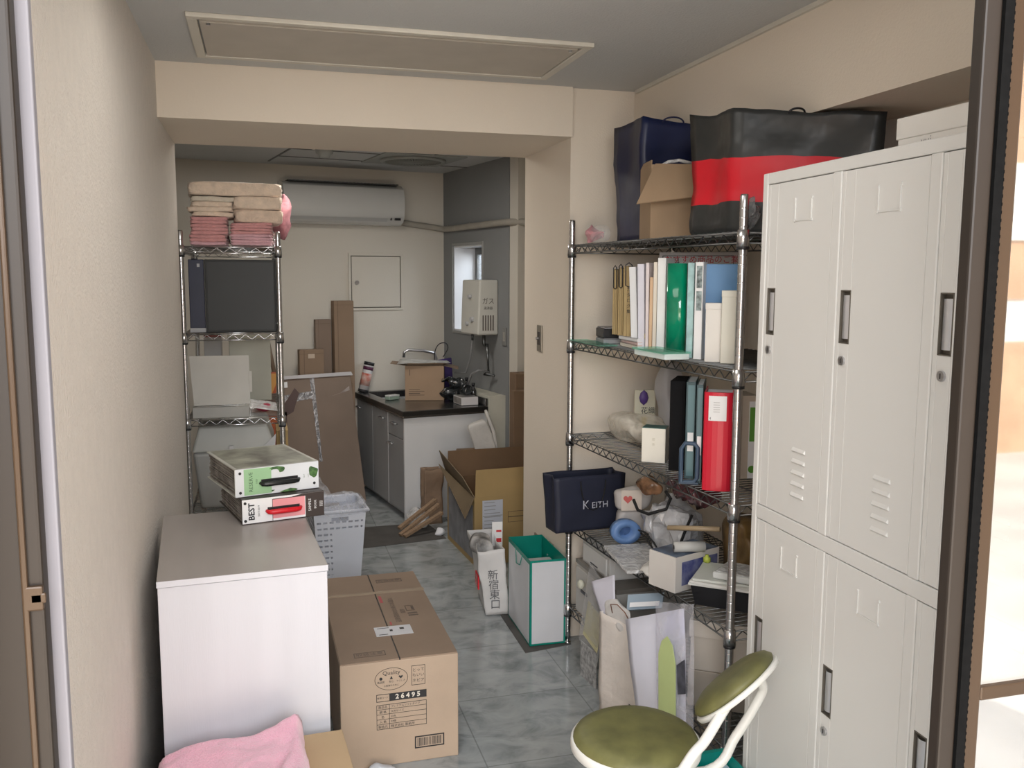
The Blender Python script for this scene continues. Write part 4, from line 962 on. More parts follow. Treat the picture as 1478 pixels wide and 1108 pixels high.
# ------------------------------------------------------------------ left cabinet
cw = mat('white_laminate', (.59,.595,.635), .45, var=.02, scale=2, stretch=(6,6,.5), bump=.04, bscale=60)
ct = mat('shaded_top_laminate', (.36,.33,.31), .35, var=.03, scale=3, stretch=(6,1,1))  # horizontal daylight leaves the white top shaded; that shade is in this colour
CR = rad(4)
t = thing('cabinet', 'plain white waist-high cabinet with a shade-darkened top by the wallpapered wall', 'cabinet', (.062, 2.352, 0), CR)
m = MB(); m.box(.002,.428,.004,.66,.0,.760); obj('body', m, cw, t, bevel=.001)
m = MB(); m.box(0,.43,0,.664,.762,.779); obj('top', m, [ct], t, bevel=.0015)
m = MB(); m.box(0,.43,-.001,.0,.7625,.7785); obj('front_edge', m, cw, t)
m = MB(); m.box(.428,.4295,.03,.345,.04,.75); m.box(.428,.4295,.35,.655,.04,.75); obj('door', m, cw, t)

# swatch books
def swatch(name, label, o, rot, w, d, h, edge, spinem):
    t = thing(name, label, 'sample book', o, rot)
    c = .004
    m = MB(); m.box(0,w,0,d,0,c); m.box(0,w,0,d,h-c,h); m.box(0,w,0,c,0,h); obj('cover', m, [edge], t, bevel=.001)
    m = MB(); n = 16
    for i in range(n):
        z0 = c+.001+(h-2*c-.002)*i/n; dz = (h-2*c-.002)/n*.72; k = random.uniform(0,.006)
        m.box(.004+k, w-.006-k, .012, d-.010-k, z0, z0+dz)
    obj('pages', m, mat('sample_pages', (.36,.33,.30), .8, var=.25, scale=20, dark=(.14,.12,.11)), t)
    m = MB(); m.box(0.001,w-.001,-.0015,0,.001,h-.001); sp = obj('spine', m, spinem, t)
    return t, sp
bo = (.262, 2.835, .7795); 
t, sp = swatch('sample_book', 'white sample book lettered BEST with a red handle, lower of the two on the cabinet', bo, rad(14), .262, .335, .080, mat('dark_brown_cover',(.04,.028,.025),.4,var=0), whitef)
w, h = .262, .08
m = MB(); m.box(.095,.198,-.0022,-.0015,.010,h-.008); obj('pink_field', m, pal('salmon_print',(.75,.30,.32)), sp)
m = MB(); m.box(.200,w-.001,-.0024,-.0015,.001,h-.001); m.box(.094,.0955,-.0024,-.0015,.002,h-.008); m.box(.0955,.2,-.0024,-.0015,h-.009,h-.007); m.hexa([(.15,-.0024,h-.008),(.2,-.0024,h-.008),(.2,-.0015,h-.008),(.15,-.0015,h-.008)],[(.19,-.0024,h-.001),(.2,-.0024,h-.001),(.2,-.0015,h-.001),(.19,-.0015,h-.001)]); m.box(0,w,-.0024,-.0015,0,.003); obj('brown_field', m, MATS['dark_brown_cover'], sp)
def grip(t, x0, x1, z, mm, y=-.003):
    m = MB(); m.box(x0+.004, x1-.004, y+.0002, y+.001, z+.002, z+.014); obj('grip_slot', m, BLACKP(), t)
    m = MB(); P = []
    m.tube([(x0,y,z+.004),(x0+.006,y-.007,z),(x0+.02,y-.010,z),(x1-.02,y-.010,z),(x1-.006,y-.007,z),(x1,y,z+.004)], [.005,.007,.0085,.0085,.007,.005], 10)
    obj('handle', m, mm, t)
grip(sp, .075, .185, .034, pal('red_handle',(.62,.01,.02), rough=.3))
text_mesh([('BEST', .026, TF(.030,-.0025,h/2,PI/2), 'CENTER', .0006), ('2017-2019', .0085, TF(.052,-.0025,h/2,PI/2))], INK(), 'lettering', sp)
text_mesh([('SAMPLE', .012, TF(.214,-.0028,h/2,PI/2)), ('BOOK', .010, TF(.232,-.0028,h/2,PI/2)), ('||||||', .012, TF(.250,-.0028,h/2,PI/2))], whitef, 'white_lettering', sp)
m = MB()
for x in (.010,): m.cyl((x,-.003,.012),.0045,.002,12,'y'); m.cyl((x,-.003,h-.012),.0045,.002,12,'y')
obj('rivet', m, BLACKP(), sp)
to = (.243, 2.862, .8605)
greenp = pal('mint_print',(.30,.50,.28))
t, sp = swatch('sample_book', 'mint and white sample book lettered RESERVE with a black handle, upper of the two', to, rad(17), .272, .34, .090, mat('pale_cover',(.55,.55,.50),.4,var=.1), pal('pale_white_spine',(.66,.68,.70)))
w, h = .272, .09
m = MB(); m.box(.028,.115,-.0022,-.0015,.004,h-.003); obj('mint_field', m, greenp, sp)
m = MB(); lpm = mat('leaf_print',(.10,.22,.06),.6,var=.5,scale=80,dark=(.02,.06,.02))
for c_, d_, sd in (((.135,-.001,h-.012),(.026,.0012,.011),3),((.255,-.001,h-.03),(.014,.0012,.028),5),((.15,-.001,.008),(.05,.0012,.006),7)):
    m = MB(); m.blob(c_, d_, 2.2, .0012, 60, 8, sd); obj('leaf_print', m, lpm, sp)
grip(sp, .078, .205, .036, pal('black_handle',(.012,.014,.014), rough=.25))
text_mesh([('RESERVE', .017, TF(.050,-.0025,h/2,PI/2)), ('1000', .008, TF(.068,-.0025,h/2,PI/2)), ('2017', .006, TF(.222,-.0025,h/2,PI/2)), ('vol.5', .006, TF(.236,-.0025,h/2,PI/2))], pal('dark_green_print',(.06,.12,.06)), 'lettering', sp)
m = MB()
for x, z in ((.016,.014),(.016,h-.014),(w-.016,.018)): m.cyl((x,-.003,z),.0045,.002,12,'y')
obj('rivet', m, BLACKP(), sp)
m = MB(); m.box(.01,.26,.01,.33,h,h+.0008); obj('top_picture', m, mat('collage_print',(.45,.47,.38),.35,var=.4,scale=11,dark=(.10,.09,.07)), t)

# ------------------------------------------------------------------ big carton
t = thing('cardboard_box', 'large closed cardboard box numbered 26495 on the floor beside the white cabinet', 'box', (.540, 2.700, 0), rad(.5))
bw, bd, bh = .376, .83, .347
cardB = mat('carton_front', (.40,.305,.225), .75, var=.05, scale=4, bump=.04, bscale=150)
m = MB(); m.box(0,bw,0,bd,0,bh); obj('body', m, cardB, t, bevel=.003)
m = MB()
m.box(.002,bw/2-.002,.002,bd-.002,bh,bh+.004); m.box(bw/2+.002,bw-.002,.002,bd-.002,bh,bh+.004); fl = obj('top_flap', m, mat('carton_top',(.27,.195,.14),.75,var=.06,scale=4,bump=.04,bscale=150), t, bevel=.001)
m = MB(); m.box(bw/2-.002,bw/2+.002,.0,bd,bh+.0005,bh+.0015); obj('seam', m, BLACKP(), t)
m = MB(); m.box(-.001,bw+.001,.60,.625,bh+.004,bh+.0046); obj('tape', m, mat('brown_tape',(.36,.28,.20),.25,var=.05), t)
m = MB(); m.box(.14,.265,.19,.27,bh+.0042,bh+.0048); lb = obj('shipping_label', m, pal('label_white',(.60,.60,.62)), t)
m = MB(); m.box(.19,.2,.225,.24,bh+.0049,bh+.0052); m.box(.225,.24,.235,.25,bh+.0049,bh+.0052); m.box(.15,.18,.20,.204,bh+.0049,bh+.0052); m.box(.15,.19,.255,.259,bh+.0049,bh+.0052); obj('label_print', m, INK(), lb)
brn = pal('brown_print',(.085,.055,.04)); pk = pal('red_stamp',(.40,.05,.06))
def outline(m, x0, x1, z0, z1, q, y=-.0006, n='y', hgt=0):
    for a in ((x0,x1,z0,z0+q),(x0,x1,z1-q,z1),(x0,x0+q,z0,z1),(x1-q,x1,z0,z1)):
        if n == 'y': m.box(a[0],a[1],y,0,a[2],a[3])
        else: m.box(a[0],a[1],a[2],a[3],hgt,hgt+.0004)
m = MB(); outline(m,.05,.15,.04,.075,.0025,n='z',hgt=bh+.0042); outline(m,.21,.31,.72,.755,.0025,n='z',hgt=bh+.0042)
outline(m,.275,.305,.40,.45,.003,n='z',hgt=bh+.0042); m.box(.275,.31,.35,.36,bh+.0042,bh+.0046); m.box(.275,.31,.37,.38,bh+.0042,bh+.0046); m.box(.295,.302,.41,.44,bh+.0042,bh+.0046)
obj('stamp_frames', m, brn, fl)
text_mesh([('\u53d6\u6271\u6ce8\u610f', .022, TT(.10,.057,bh+.0046)), ('\u53d6\u6271\u6ce8\u610f', .022, TT(.26,.737,bh+.0046)), ('\u54c1\u8cea\u4fdd\u6301\u306e\u305f\u3081\u306b\u6c34\u6fe1\u308c', .022, TT(.235,.42,bh+.0046,PI/2)), ('\u53b3\u7981', .02, TT(.262,.40,bh+.0046,PI/2))], brn, 'top_lettering', fl)
m = MB(); m.box(.195,.205,.50,.57,bh+.0042,bh+.0046); m.box(.2,.206,.28,.31,bh+.0042,bh+.0046); obj('red_stamp', m, pk, fl)
m = MB()
el = [(.160+.052*math.cos(2*PI*i/40), -.0008, .288+.036*math.sin(2*PI*i/40)) for i in range(40)]; m.tube(el, .0007, 4, closed=True)
outline(m,.224,.268,.258,.323,.0015); outline(m,.112,.272,.215,.240,.0018); 
outline(m,.112,.272,.123,.205,.0015); m.box(.152,.1535,-.0006,0,.123,.205)
for i in range(1,5): m.box(.112,.272,-.0006,0,.123+.0164*i,.1242+.0164*i)
m.box(.153,.272,-.0008,0,.215,.240)
outline(m,.233,.329,.044,.085,.004)
for i in range(26):
    x = .241+i*.0031; m.box(x, x+random.choice((.0008,.0014,.002)), -.0006, 0, .051, .078)
m.cyl((.127,-.001,.291),.005,.001,10,'y'); m.slab([(.155,-.001,.287),(.165,-.001,.287),(.160,-.001,.298)],.0004); m.slab([(.190,-.001,.286),(.197,-.001,.293),(.194,-.001,.297),(.190,-.001,.294),(.186,-.001,.297),(.183,-.001,.293)],.0004)
obj('printed_marks', m, INK(), t)
text_mesh([('Quality', .019, TF(.160,-.001,.308)), ('\u30fb\u30fb\u30fb', .008, TF(.16,-.001,.319)), ('\u9ad8\u54c1\u8cea', .008, TF(.127,-.001,.279)), ('\u5b89\u5fc3', .008, TF(.160,-.001,.279)), ('\u3084\u3055\u3057\u3055', .007, TF(.190,-.001,.279)), ('\u304a\u5ba2\u69d8\u306e\u305f\u3081\u306b', .007, TF(.160,-.001,.266)),
 ('\u3068\u3063\u3066', .013, TF(.246,-.001,.308)), ('\u3082\u3044\u3044', .013, TF(.246,-.001,.291)), ('\u30cd\u30d4\u30a2', .013, TF(.246,-.001,.273)),
 ('\u7ba1\u7406\u30b3\u30fc\u30c9', .007, TF(.132,-.001,.2275)), ('\u5546\u54c1\u540d', .010, TF(.132,-.001,.1965)), ('\u898f \u683c', .010, TF(.132,-.001,.180)), ('\u8272', .010, TF(.132,-.001,.1637)), ('\u5165 \u6570', .010, TF(.132,-.001,.1475)), ('\u88fd\u9020\u5143', .010, TF(.132,-.001,.131)),
 ('\u30d7\u30ec\u30df\u30a2\u30e0\u30bd\u30d5\u30c8\u30bf\u30a4\u30d7', .0085, TF(.157,-.001,.1965), 'LEFT'), ('\u5927\u5224\u30b5\u30a4\u30ba', .0085, TF(.157,-.001,.180), 'LEFT'), ('\u767d\u8272', .0085, TF(.157,-.001,.1637), 'LEFT'), ('24\u500b', .0085, TF(.157,-.001,.1475), 'LEFT'), ('\u682a\u5f0f\u4f1a\u793e \u88fd\u7d19\u6240', .0105, TF(.157,-.001,.131), 'LEFT')], INK(), 'lettering', t)
text_mesh([('2 6 4 9 5', .022, TF(.212,-.0014,.2275), 'CENTER', .0007)], mat('carton_front2',(.60,.55,.48),.6,var=0), 'number', t)

# ------------------------------------------------------------------ foreground left: pink towel, carton
t = thing('cardboard_box', 'small tan cardboard box at the foot of the white cabinet under the pink towel', 'box', (.30, 2.10, 0), rad(3))
m = MB(); m.box(0,.225,0,.20,0,.345); obj('body', m, mat('tan_front_card',(.47,.34,.20),.75,var=.05,scale=3), t, bevel=.002)
m = MB(); m.box(.105,.12,0,.20,.345,.3456); obj('tape', m, MATS['tape_tan'], t)
m = MB(); m.box(.13,.16,-.001,.0,.29,.34); obj('red_print', m, pal('red_print',(.6,.03,.04)), t)
t = thing('storage_box', 'low grey box on the floor carrying the pink towel', 'box', (.03, 2.02, 0), 0)
m = MB(); m.box(0,.255,0,.28,0,.30); obj('body', m, GREYP(), t, bevel=.004); m = MB(); m.box(-.003,.258,-.003,.283,.28,.305); obj('lid', m, GREYP(), t, bevel=.003)
pinkt = mat('soft_pink_towel', (.86,.43,.56), .95, var=.05, scale=12, bump=.5, bscale=220, sheen=.6)
m = MB()
def tow(u, v):
    x = .055+.365*u; y = 1.93+.34*v
    edge = min(u, 1-u, v, 1-v)*2
    z = .335+.115*min(1, edge*7)**.45*(.50+.50*u)+.006*math.sin(u*9+v*5)+.014*noise.noise(Vector((x*9, y*9, 2)))+.005*noise.noise(Vector((x*30, y*30, 5)))
    z += .012*math.exp(-((u-.78-.2*v)/.03)**2)-.008*math.exp(-((u-.70-.3*v)/.03)**2)
    if edge <= 0: z = .33
    return Vector((x-.055+.02*noise.noise(Vector((y*6,1,0))), y-1.93+.025*noise.noise(Vector((x*6,4,0))), z-.33))
m.sheet(tow, 40, 36)
def und(u, v): p = tow(u, v); return Vector((p.x, p.y, 0))
m.sheet(und, 4, 4)
o = obj('folded_towel', m, pinkt); o.location = (.055, 1.93, .308); tag(o, 'large soft pink towel heaped in front of the white cabinet', 'towel')
m = MB(); m.blob((0,0,.012), (.05,.035,.012), 2.2, .01, 20, 12, 91); zm=min(v[2] for v in m.v); m.v=[(x,y,z-zm) for x,y,z in m.v]
o = obj('paper_scrap', m, pal('scrap_blue_white',(.62,.66,.72))); o.location = (.655, 2.655, .001); tag(o, 'pale crumpled paper scrap on the floor in front of the numbered box', 'paper')

# ------------------------------------------------------------------ chair
olive = mat('olive_vinyl', (.17,.165,.058), .5, var=.12, scale=14, dark=(.095,.093,.035), bump=.1, bscale=40)
whitep = mat('white_painted_tube', (.74,.74,.70), .35, var=.02)
CX, CY, CZ = 1.161, 1.852, .49
t = thing('folding_chair', 'small white tubular chair with round olive green seat and backrest', 'chair', (CX, CY, 0), 0)
m = MB(); m.lathe([(0,.002),(.05,.002),(.10,.0005),(.128,-.004),(.143,-.013),(.149,-.024),(.147,-.036),(.0,-.036)], 40, (0,0,CZ)); obj('seat', m, olive, t)
m = MB(); m.lathe([(.150,-.022),(.1535,-.026),(.1535,-.044),(.149,-.048),(.0,-.048)], 40, (0,0,CZ)); obj('seat_rim', m, whitep, t)
# backrest plane: long axis goes up and away to the right
A = (RT*.77+UP*.62+Vector((0,.0,0))).normalized(); V = (at(1065,985,Y=1.75)-CAM).normalized()
c0 = at(1062, 990, Y=1.74); V = (V - A*V.dot(A)).normalized()
Nn = A.cross(V).normalized()
if Nn.z < 0: Nn = -Nn
V = (V*math.cos(.16)+Nn*math.sin(.16)).normalized(); Nn = A.cross(V).normalized(); 
if Nn.z < 0: Nn = -Nn
org = c0-Vector((CX,CY,0))
TB = Matrix((A, V, Nn)).transposed().to_4x4() if A.cross(V).dot(Nn) > 0 else Matrix((A, -V, Nn)).transposed().to_4x4()
TB.translation = org
m = MB(); m.T = TB; m.lathe([(0,.034),(.04,.034),(.08,.030),(.104,.020),(.112,.008),(.108,.0),(0,.0)], 36); obj('backrest', m, olive, t)
m = MB(); m.T = TB; m.lathe([(0,.0),(.113,.0),(.117,-.004),(.115,-.012),(.09,-.016),(0,-.016)], 36); bk_ = obj('backrest_shell', m, whitep, t)
m = MB(); m.T = TB; m.cyl((-.085,-.03,-.019),.004,.004,10); m.cyl((.08,-.03,-.019),.004,.004,10); obj('screw', m, METAL(), bk_)
q = lambda px, py, Y: tuple(at(px, py, Y=Y)-Vector((CX,CY,0)))
def smooth(P, n=6):
    P = [Vector(p) for p in P]; out = []
    for i in range(len(P)-1):
        p0, p1, p2, p3 = P[max(i-1,0)], P[i], P[i+1], P[min(i+2,len(P)-1)]
        for j in range(n):
            s = j/n; out.append(.5*((2*p1)+(p2-p0)*s+(2*p0-5*p1+4*p2-p3)*s*s+(3*p1-p0-3*p2+p3)*s**3))
    out.append(P[-1]); return out
m = MB(); m.tube(smooth([q(1098,972,1.71), q(1070,990,1.69), q(1046,1022,1.67), q(1018,1068,1.66), q(990,1104,1.65), (-.06,-.16,.30), (-.13,-.17,.012)]), .0115, 12); obj('back_tube', m, whitep, t)
m = MB(); m.tube(smooth([q(1060,982,1.74), q(1088,975,1.77), q(1101,990,1.79), q(1093,1012,1.80), q(1062,1062,1.81), q(1020,1112,1.81), (-.02,.12,.30), (-.13,.15,.012)]), .0115, 12); obj('back_tube', m, whitep, t)
for s_ in (-1, 1):
    m = MB(); m.tube(smooth([(-.10,s_*.10,.41),(-.02,s_*.13,.33),(.10,s_*.15,.15),(.17,s_*.16,.012)]), .0105, 10); obj('leg', m, whitep, t)
    for x in (-.13, .17): m = MB(); m.cyl((x, s_*.16 if x>0 else (-.17 if s_<0 else .15), .0), .014, .02, 12); obj('foot', m, BLACKP(), t)
m = MB(); m.tube([(.155,-.158,.05),(.155,.158,.05)], .008, 8); obj('stretcher', m, whitep, t)

# teal folder/box at floor behind chair
tealp = mat('teal_board', (.0,.24,.20), .4, var=.05, scale=5)
t = thing('document_box', 'open teal plastic tray on the floor between chair and lockers', 'tray', (1.385, 1.665, .0), rad(0))
m = MB(); w, d, h = .112, .355, .30
m.box(0,w,0,.004,0,h); m.box(0,w,d-.004,d,0,h); m.box(0,.004,0,d,0,h); m.box(w-.004,w,0,d,0,h); m.box(0,w,0,d,0,.004); m.box(-.008,w,d,d+.010,h-.004,h); m.box(-.010,0,-.01,d+.01,h-.004,h)
obj('tray', m, tealp, t)
t2 = thing('paper_stack', 'pale blue papers standing inside the teal tray', 'papers', (1.391, 1.68, .005), rad(0))
m = MB(); m.box(0,.098,0,.325,0,.265); obj('sheets', m, pal('pale_blue_sheets',(.50,.62,.70)), t2)

# ------------------------------------------------------------------ laundry basket
bk = mat('white_basket_plastic', (.66,.68,.74), .4, var=.02)
t = thing('laundry_basket', 'white slotted plastic basket lined with a clear bag behind the cabinet', 'basket', (.555, 4.36, 0), rad(4))
m = MB(); wT, dT, wB_, dB_, hh = .255, .30, .195, .24, .40
def corner(a, b, v):
    w = wB_+(wT-wB_)*v; d = dB_+(dT-dB_)*v; ox = (wT-w)/2; oy = (dT-d)/2
    return Vector((ox+a*w, oy+b*d, hh*v))
NX, NZ = 24, 40
for (p0, p1) in (((0,0),(1,0)), ((1,0),(1,1)), ((1,1),(0,1)), ((0,1),(0,0))):
    for j in range(NZ):
        for i in range(NX):
            hole = (i % 3 != 0) and (j % 3 == 1) and ((j > 29 and j < 35) or j < 5 or i < 8 and j < 33) and 0 < i < NX-1
            grip_ = 8 <= i <= 15 and 35 <= j <= 36
            if hole or grip_: continue
            c = []
            for (ii, jj) in ((i, j), (i+1, j), (i+1, j+1), (i, j+1)):
                u, v = ii/NX, jj/NZ; c.append(corner(p0[0]+(p1[0]-p0[0])*u, p0[1]+(p1[1]-p0[1])*u, v))
            m.quad(*c)
m.quad(corner(0,0,0), corner(0,1,0), corner(1,1,0), corner(1,0,0))
obj('body', m, bk, t, solid=.003)
m = MB(); g = .010
P = [corner(0,0,1)+Vector((-g,-g,0)), corner(1,0,1)+Vector((g,-g,0)), corner(1,1,1)+Vector((g,g,0)), corner(0,1,1)+Vector((-g,g,0))]
m.tube([P[0],P[1],P[2],P[3]], .009, 8, closed=True); obj('rim', m, bk, t)
m = MB()
k = 48; vs = []
for j in range(9):
    v = j/8
    for i in range(k):
        a = 2*PI*i/k; cx_, cy_ = wT/2, dT/2
        e = 2/6; x = math.copysign(abs(math.cos(a))**e, math.cos(a)); y = math.copysign(abs(math.sin(a))**e, math.sin(a))
        s_ = [.80,.9,.93,.96,1.0,1.10,1.16,1.12,1.16][j]; z = [.25,.3,.34,.38,.41,.42,.385,.35,.36][j]
        if j in (4,5): z += .05*max(0, math.sin(a+2.6))**4*(1 if j == 4 else .6)
        p = Vector((cx_+x*wT/2*s_, cy_+y*dT/2*s_, z)); vs.append(p+nvec(p*22)*.012)
m.add(vs, [(j*k+i, j*k+(i+1)%k, (j+1)*k+(i+1)%k, (j+1)*k+i) for j in range(6) for i in range(k)], True)
o = obj('bin_liner', m, clearmat('liner_film',(.85,.87,.92),.24,.15,.9,20)); o.parent = None; o.matrix_world = Matrix.Translation((.555,4.36,0)) @ Matrix.Rotation(rad(4),4,'Z'); tag(o, 'clear plastic liner bag folded over the rim of the white basket', 'bag')
m = MB(); m.sheet(lambda u, v: Vector((.0+.13*u*(1-v*.85), .03+.04*v, .15*v))+nvec(Vector((u*3,v*3,1)))*.02, 8, 8)
o = obj('plastic_bag', m, MATS['liner_film']); o.location = (.575, 4.44, .40); tag(o, 'pointed tuft of clear plastic film sticking up from the white basket', 'plastic bag')

# ------------------------------------------------------------------ left rack contents
zt = LZ[0]
def towel(x, y, z, w, d, h, mt, label, group, seed, fold=1):
    t = MB()
    for i in range(2): t.blob((0,0,h*(.25+.5*i)), (w/2, d/2-(.006 if i else 0), h*.27), 7, .0022, 26, 12, seed+i*7, flat=.6)
    t.blob((0,-d/2+.012,h/2), (w/2-.004,.014,h*.48), 5, .0015, 26, 8, seed+3)
    o = obj('folded_towel', t, mt); o.location = (x, y, z); o.rotation_euler = (0,0,rad(random.uniform(-3,3))); tag(o, label, 'towel', group); return o
pk1 = mat('pink_towel_a',(.74,.36,.36),.95,var=.12,scale=30,bump=.5,bscale=120,sheen=.4); pk2 = mat('pink_towel_b',(.76,.45,.50),.95,var=.1,scale=30,bump=.5,bscale=120,sheen=.4)
crm = mat('cream_towel',(.86,.70,.56),.95,var=.08,scale=30,bump=.5,bscale=120,sheen=.4); crw = mat('pale_cream_towel',(.74,.67,.56),.95,var=.06,scale=30,bump=.5,bscale=120,sheen=.4); bgt = mat('beige_towel',(.80,.63,.50),.95,var=.08,scale=30,bump=.5,bscale=120,sheen=.4)
z = zt+.004; n = 0
for i in range(8):
    hgt = .0165; towel(.110+random.uniform(-.003,.003), 4.62, z, .170, .30, hgt, pk1 if i > 0 else pk2, 'coral pink folded towel in the stack next to the wallpapered wall', 'coral pink towels in the wall side stack', 100+i); z += hgt
for i in range(4):
    hgt = .0235; lab_ = 'cream folded towel lying on the coral pink towels'
    towel(.12+random.uniform(-.015,.015), 4.625, z, .19+.02*(i%2), .29, hgt, [crm,crm,crm,crw,bgt][i], ['cream folded towel directly on the coral pink stack','cream folded towel second above the coral pink stack','cream folded towel third above the coral pink stack','pale whitish cream towel topmost of the wall side stack'][i], 'cream towels in the wall side stack', 120+i); z += hgt
z = zt+.004
for i in range(8):
    hgt = .0135; towel(.306+random.uniform(-.003,.003), 4.62, z, .195, .30, hgt, pk2 if i < 4 else pk1, ['lilac pink folded towel low in the stack nearer the cardboard','warm pink folded towel high in the stack nearer the cardboard'][i//4], 'lilac pink towels' if i < 4 else 'warm pink towels above the lilac ones', 140+i); z += hgt
hs = (.061,.061,.064)
for i, hgt in enumerate(hs):
    towel((.335,.332,.232)[i], 4.63, z, (.225,.23,.43)[i], .31, hgt, [bgt,crm,crm][i], ['thick beige towel directly on the pink towels', 'thick cream towel, middle of the three thick ones', 'widest cream towel spread across both towel stacks on top'][i], 'thick cream towels', 160+i); z += hgt
blob_thing('pink_cloth', 'dusty pink cloth bunched at the back corner of the towel shelf', 'cloth', (.455, 4.98, zt+.05), (.05,.07,.09), mat('dusty_pink',(.38,.16,.18),.95,var=.2,scale=20,bump=.4,bscale=60), 2.3, .02, 12, 14, 181)
# dark panels on second shelf
z2l = LZ[1]
t = thing('flat_case', 'large flat charcoal case standing on the towel rack under the towels', 'case', (.085, 4.50, z2l), rad(-1))
m = MB(); m.box(0,.325,0,.035,0,.345); obj('case', m, mat('charcoal_case',(.032,.034,.034),.6,var=.1,scale=3), t, bevel=.003)
m = MB(); m.box(.01,.315,-.0015,0,.01,.335); obj('front_panel', m, mat('charcoal_case2',(.026,.028,.028),.5,var=.1,scale=3), t, bevel=.001)
t = thing('navy_case', 'narrow navy blue case standing beside the large charcoal case', 'case', (.01, 4.53, z2l), rad(-1))
m = MB(); m.box(0,.07,0,.20,.002,.345); obj('case', m, mat('navy_case',(.010,.014,.045),.4,var=.1), t, bevel=.003)
m = MB(); m.box(.0,.072,-.003,0,.0,.02); m.box(.04,.052,-.003,0,.31,.325); obj('fittings', m, GREYP(), t)
# shelf three
z3l = LZ[2]
t = thing('white_board', 'plain white board leaning on the third shelf of the towel rack', 'board', (.0, 4.47, z3l+.06), rad(-2))
m = MB(); m.slab([(.018,0,.0),(.275,0,.005),(.272,.03,.235),(.0,.03,.235)], .006); m.slab([(.272,.004,.06),(.285,.004,.06),(.285,.012,.16),(.27,.012,.16)], .006); obj('board', m, pal('ivory_board',(.55,.525,.47)), t)
t = thing('flat_carton', 'small white flat box lying under the leaning board on the towel rack', 'box', (.01, 4.46, z3l), 0)
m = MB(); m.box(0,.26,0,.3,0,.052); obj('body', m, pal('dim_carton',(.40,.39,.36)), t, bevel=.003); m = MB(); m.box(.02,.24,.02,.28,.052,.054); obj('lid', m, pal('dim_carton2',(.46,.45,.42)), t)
o = flat_sheet('plastic_sheet', 'wrinkled clear plastic sheet hanging off the third shelf of the towel rack', 'plastic sheet', [(.02,4.47,z3l+.075),(.40,4.47,z3l+.014),(.40,4.75,z3l+.032),(.06,4.75,z3l+.088)], filmw, .001, .008, 14)
blob_thing('red_bowl', 'red rounded bundle under clear plastic on the towel rack', 'bundle', (.33,4.62,z3l+.0), (.035,.035,.022), pal('crimson',(.30,.02,.05)), 2.2, .004, 20, 12, 191)
t = thing('small_box', 'small white box hung in the gap beneath the charcoal case shelf', 'box', (.035, 5.10, z3l), 0)
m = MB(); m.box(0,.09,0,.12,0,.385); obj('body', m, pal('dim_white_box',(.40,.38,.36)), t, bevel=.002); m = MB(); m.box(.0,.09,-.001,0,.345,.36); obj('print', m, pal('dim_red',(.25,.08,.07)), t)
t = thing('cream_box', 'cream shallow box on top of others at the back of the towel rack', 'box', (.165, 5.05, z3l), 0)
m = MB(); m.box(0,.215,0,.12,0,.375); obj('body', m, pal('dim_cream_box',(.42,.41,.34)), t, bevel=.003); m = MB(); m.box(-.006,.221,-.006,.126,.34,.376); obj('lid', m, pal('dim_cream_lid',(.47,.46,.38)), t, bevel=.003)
# below: grey plastic container
z4l = LZ[3]
t = thing('storage_bin', 'grey translucent plastic storage bin at the bottom of the towel rack', 'storage bin', (.0, 4.50, z4l), 0)
m = MB(); m.hexa([(.03,.0,0),(.35,.0,0),(.35,.5,0),(.03,.5,0)],[(.0,-.0,.28),(.385,-.0,.28),(.385,.5,.28),(.0,.5,.28)]); obj('body', m, pal('bin_grey',(.36,.36,.34)), t, bevel=.02, segs=3)
m = MB(); m.hexa([(-.004,-.012,.28),(.389,-.012,.28),(.389,.51,.28),(-.004,.51,.28)],[(.03,.03,.40),(.35,.03,.40),(.35,.47,.40),(.03,.47,.40)]); obj('lid', m, pal('bin_lid_grey',(.42,.42,.39)), t, bevel=.012, segs=3)
m = MB(); m.slab([(.30,-.016,.27),(.39,-.016,.36),(.385,-.016,.30),(.31,-.016,.22)][::1], .003); m.box(.17,.19,-.018,-.01,.29,.31); obj('latch', m, pal('latch_grey',(.5,.5,.5)), t)
t = thing('cardboard_box', 'small tan cardboard box beside the grey bin on the towel rack', 'box', (.365, 4.58, z4l), 0)
# narrow: keep clear of bin
m = MB(); m.box(.028,.085,0,.25,0,.36); obj('body', m, CARDG(), t, bevel=.002); m = MB(); m.box(.045,.068,-.001,0,.30,.33); obj('print', m, INK(), t)

# ------------------------------------------------------------------ behind the rack: red case, leaning cardboard
t = thing('red_box', 'red and orange printed flat box standing behind the towel rack', 'box', (.16, 5.93, 0), rad(8))
m = MB(); m.box(0,.31,0,.045,0,.925); obj('body', m, mat('red_orange_print',(.55,.16,.05),.5,var=.4,scale=4,dark=(.28,.02,.02)), t, bevel=.002)
m = MB(); m.box(.0,.12,-.001,0,.72,.92); m.slab([(.14,-.001,.92),(.29,-.001,.92),(.22,-.001,.76),(.16,-.001,.82)],.0008); obj('print', m, pal('orange_print',(.60,.30,.08)), t)
m = MB(); m.tube([(0,0,0),(.10,-.1,-.60)], .014, 8)
o = obj('wooden_pole', m, pal('pole_brown',(.22,.16,.11))); o.location = (.33, 6.36, 1.38); tag(o, 'brown wooden pole leaning on the back wall behind the towel rack', 'pole')
o.data.transform(Matrix.Identity(4))
lc = mat('flat_box_cardboard', (.235,.175,.135), .7, var=.06, scale=3, bump=.05, bscale=80)
t = thing('flattened_cardboard', 'tall flattened cardboard box with silver tape leaning beside the sink cabinet', 'cardboard', (.497, 5.98, 0), rad(14))
th = .0
m = MB(); Wd = .52; Hh = .875; lean = .19
m.slab([(.0,0,0),(Wd,0,0),(Wd-.035,lean,Hh+.0),(-.025,lean,Hh-.01)], .05); obj('panel', m, lc, t, bevel=.004)
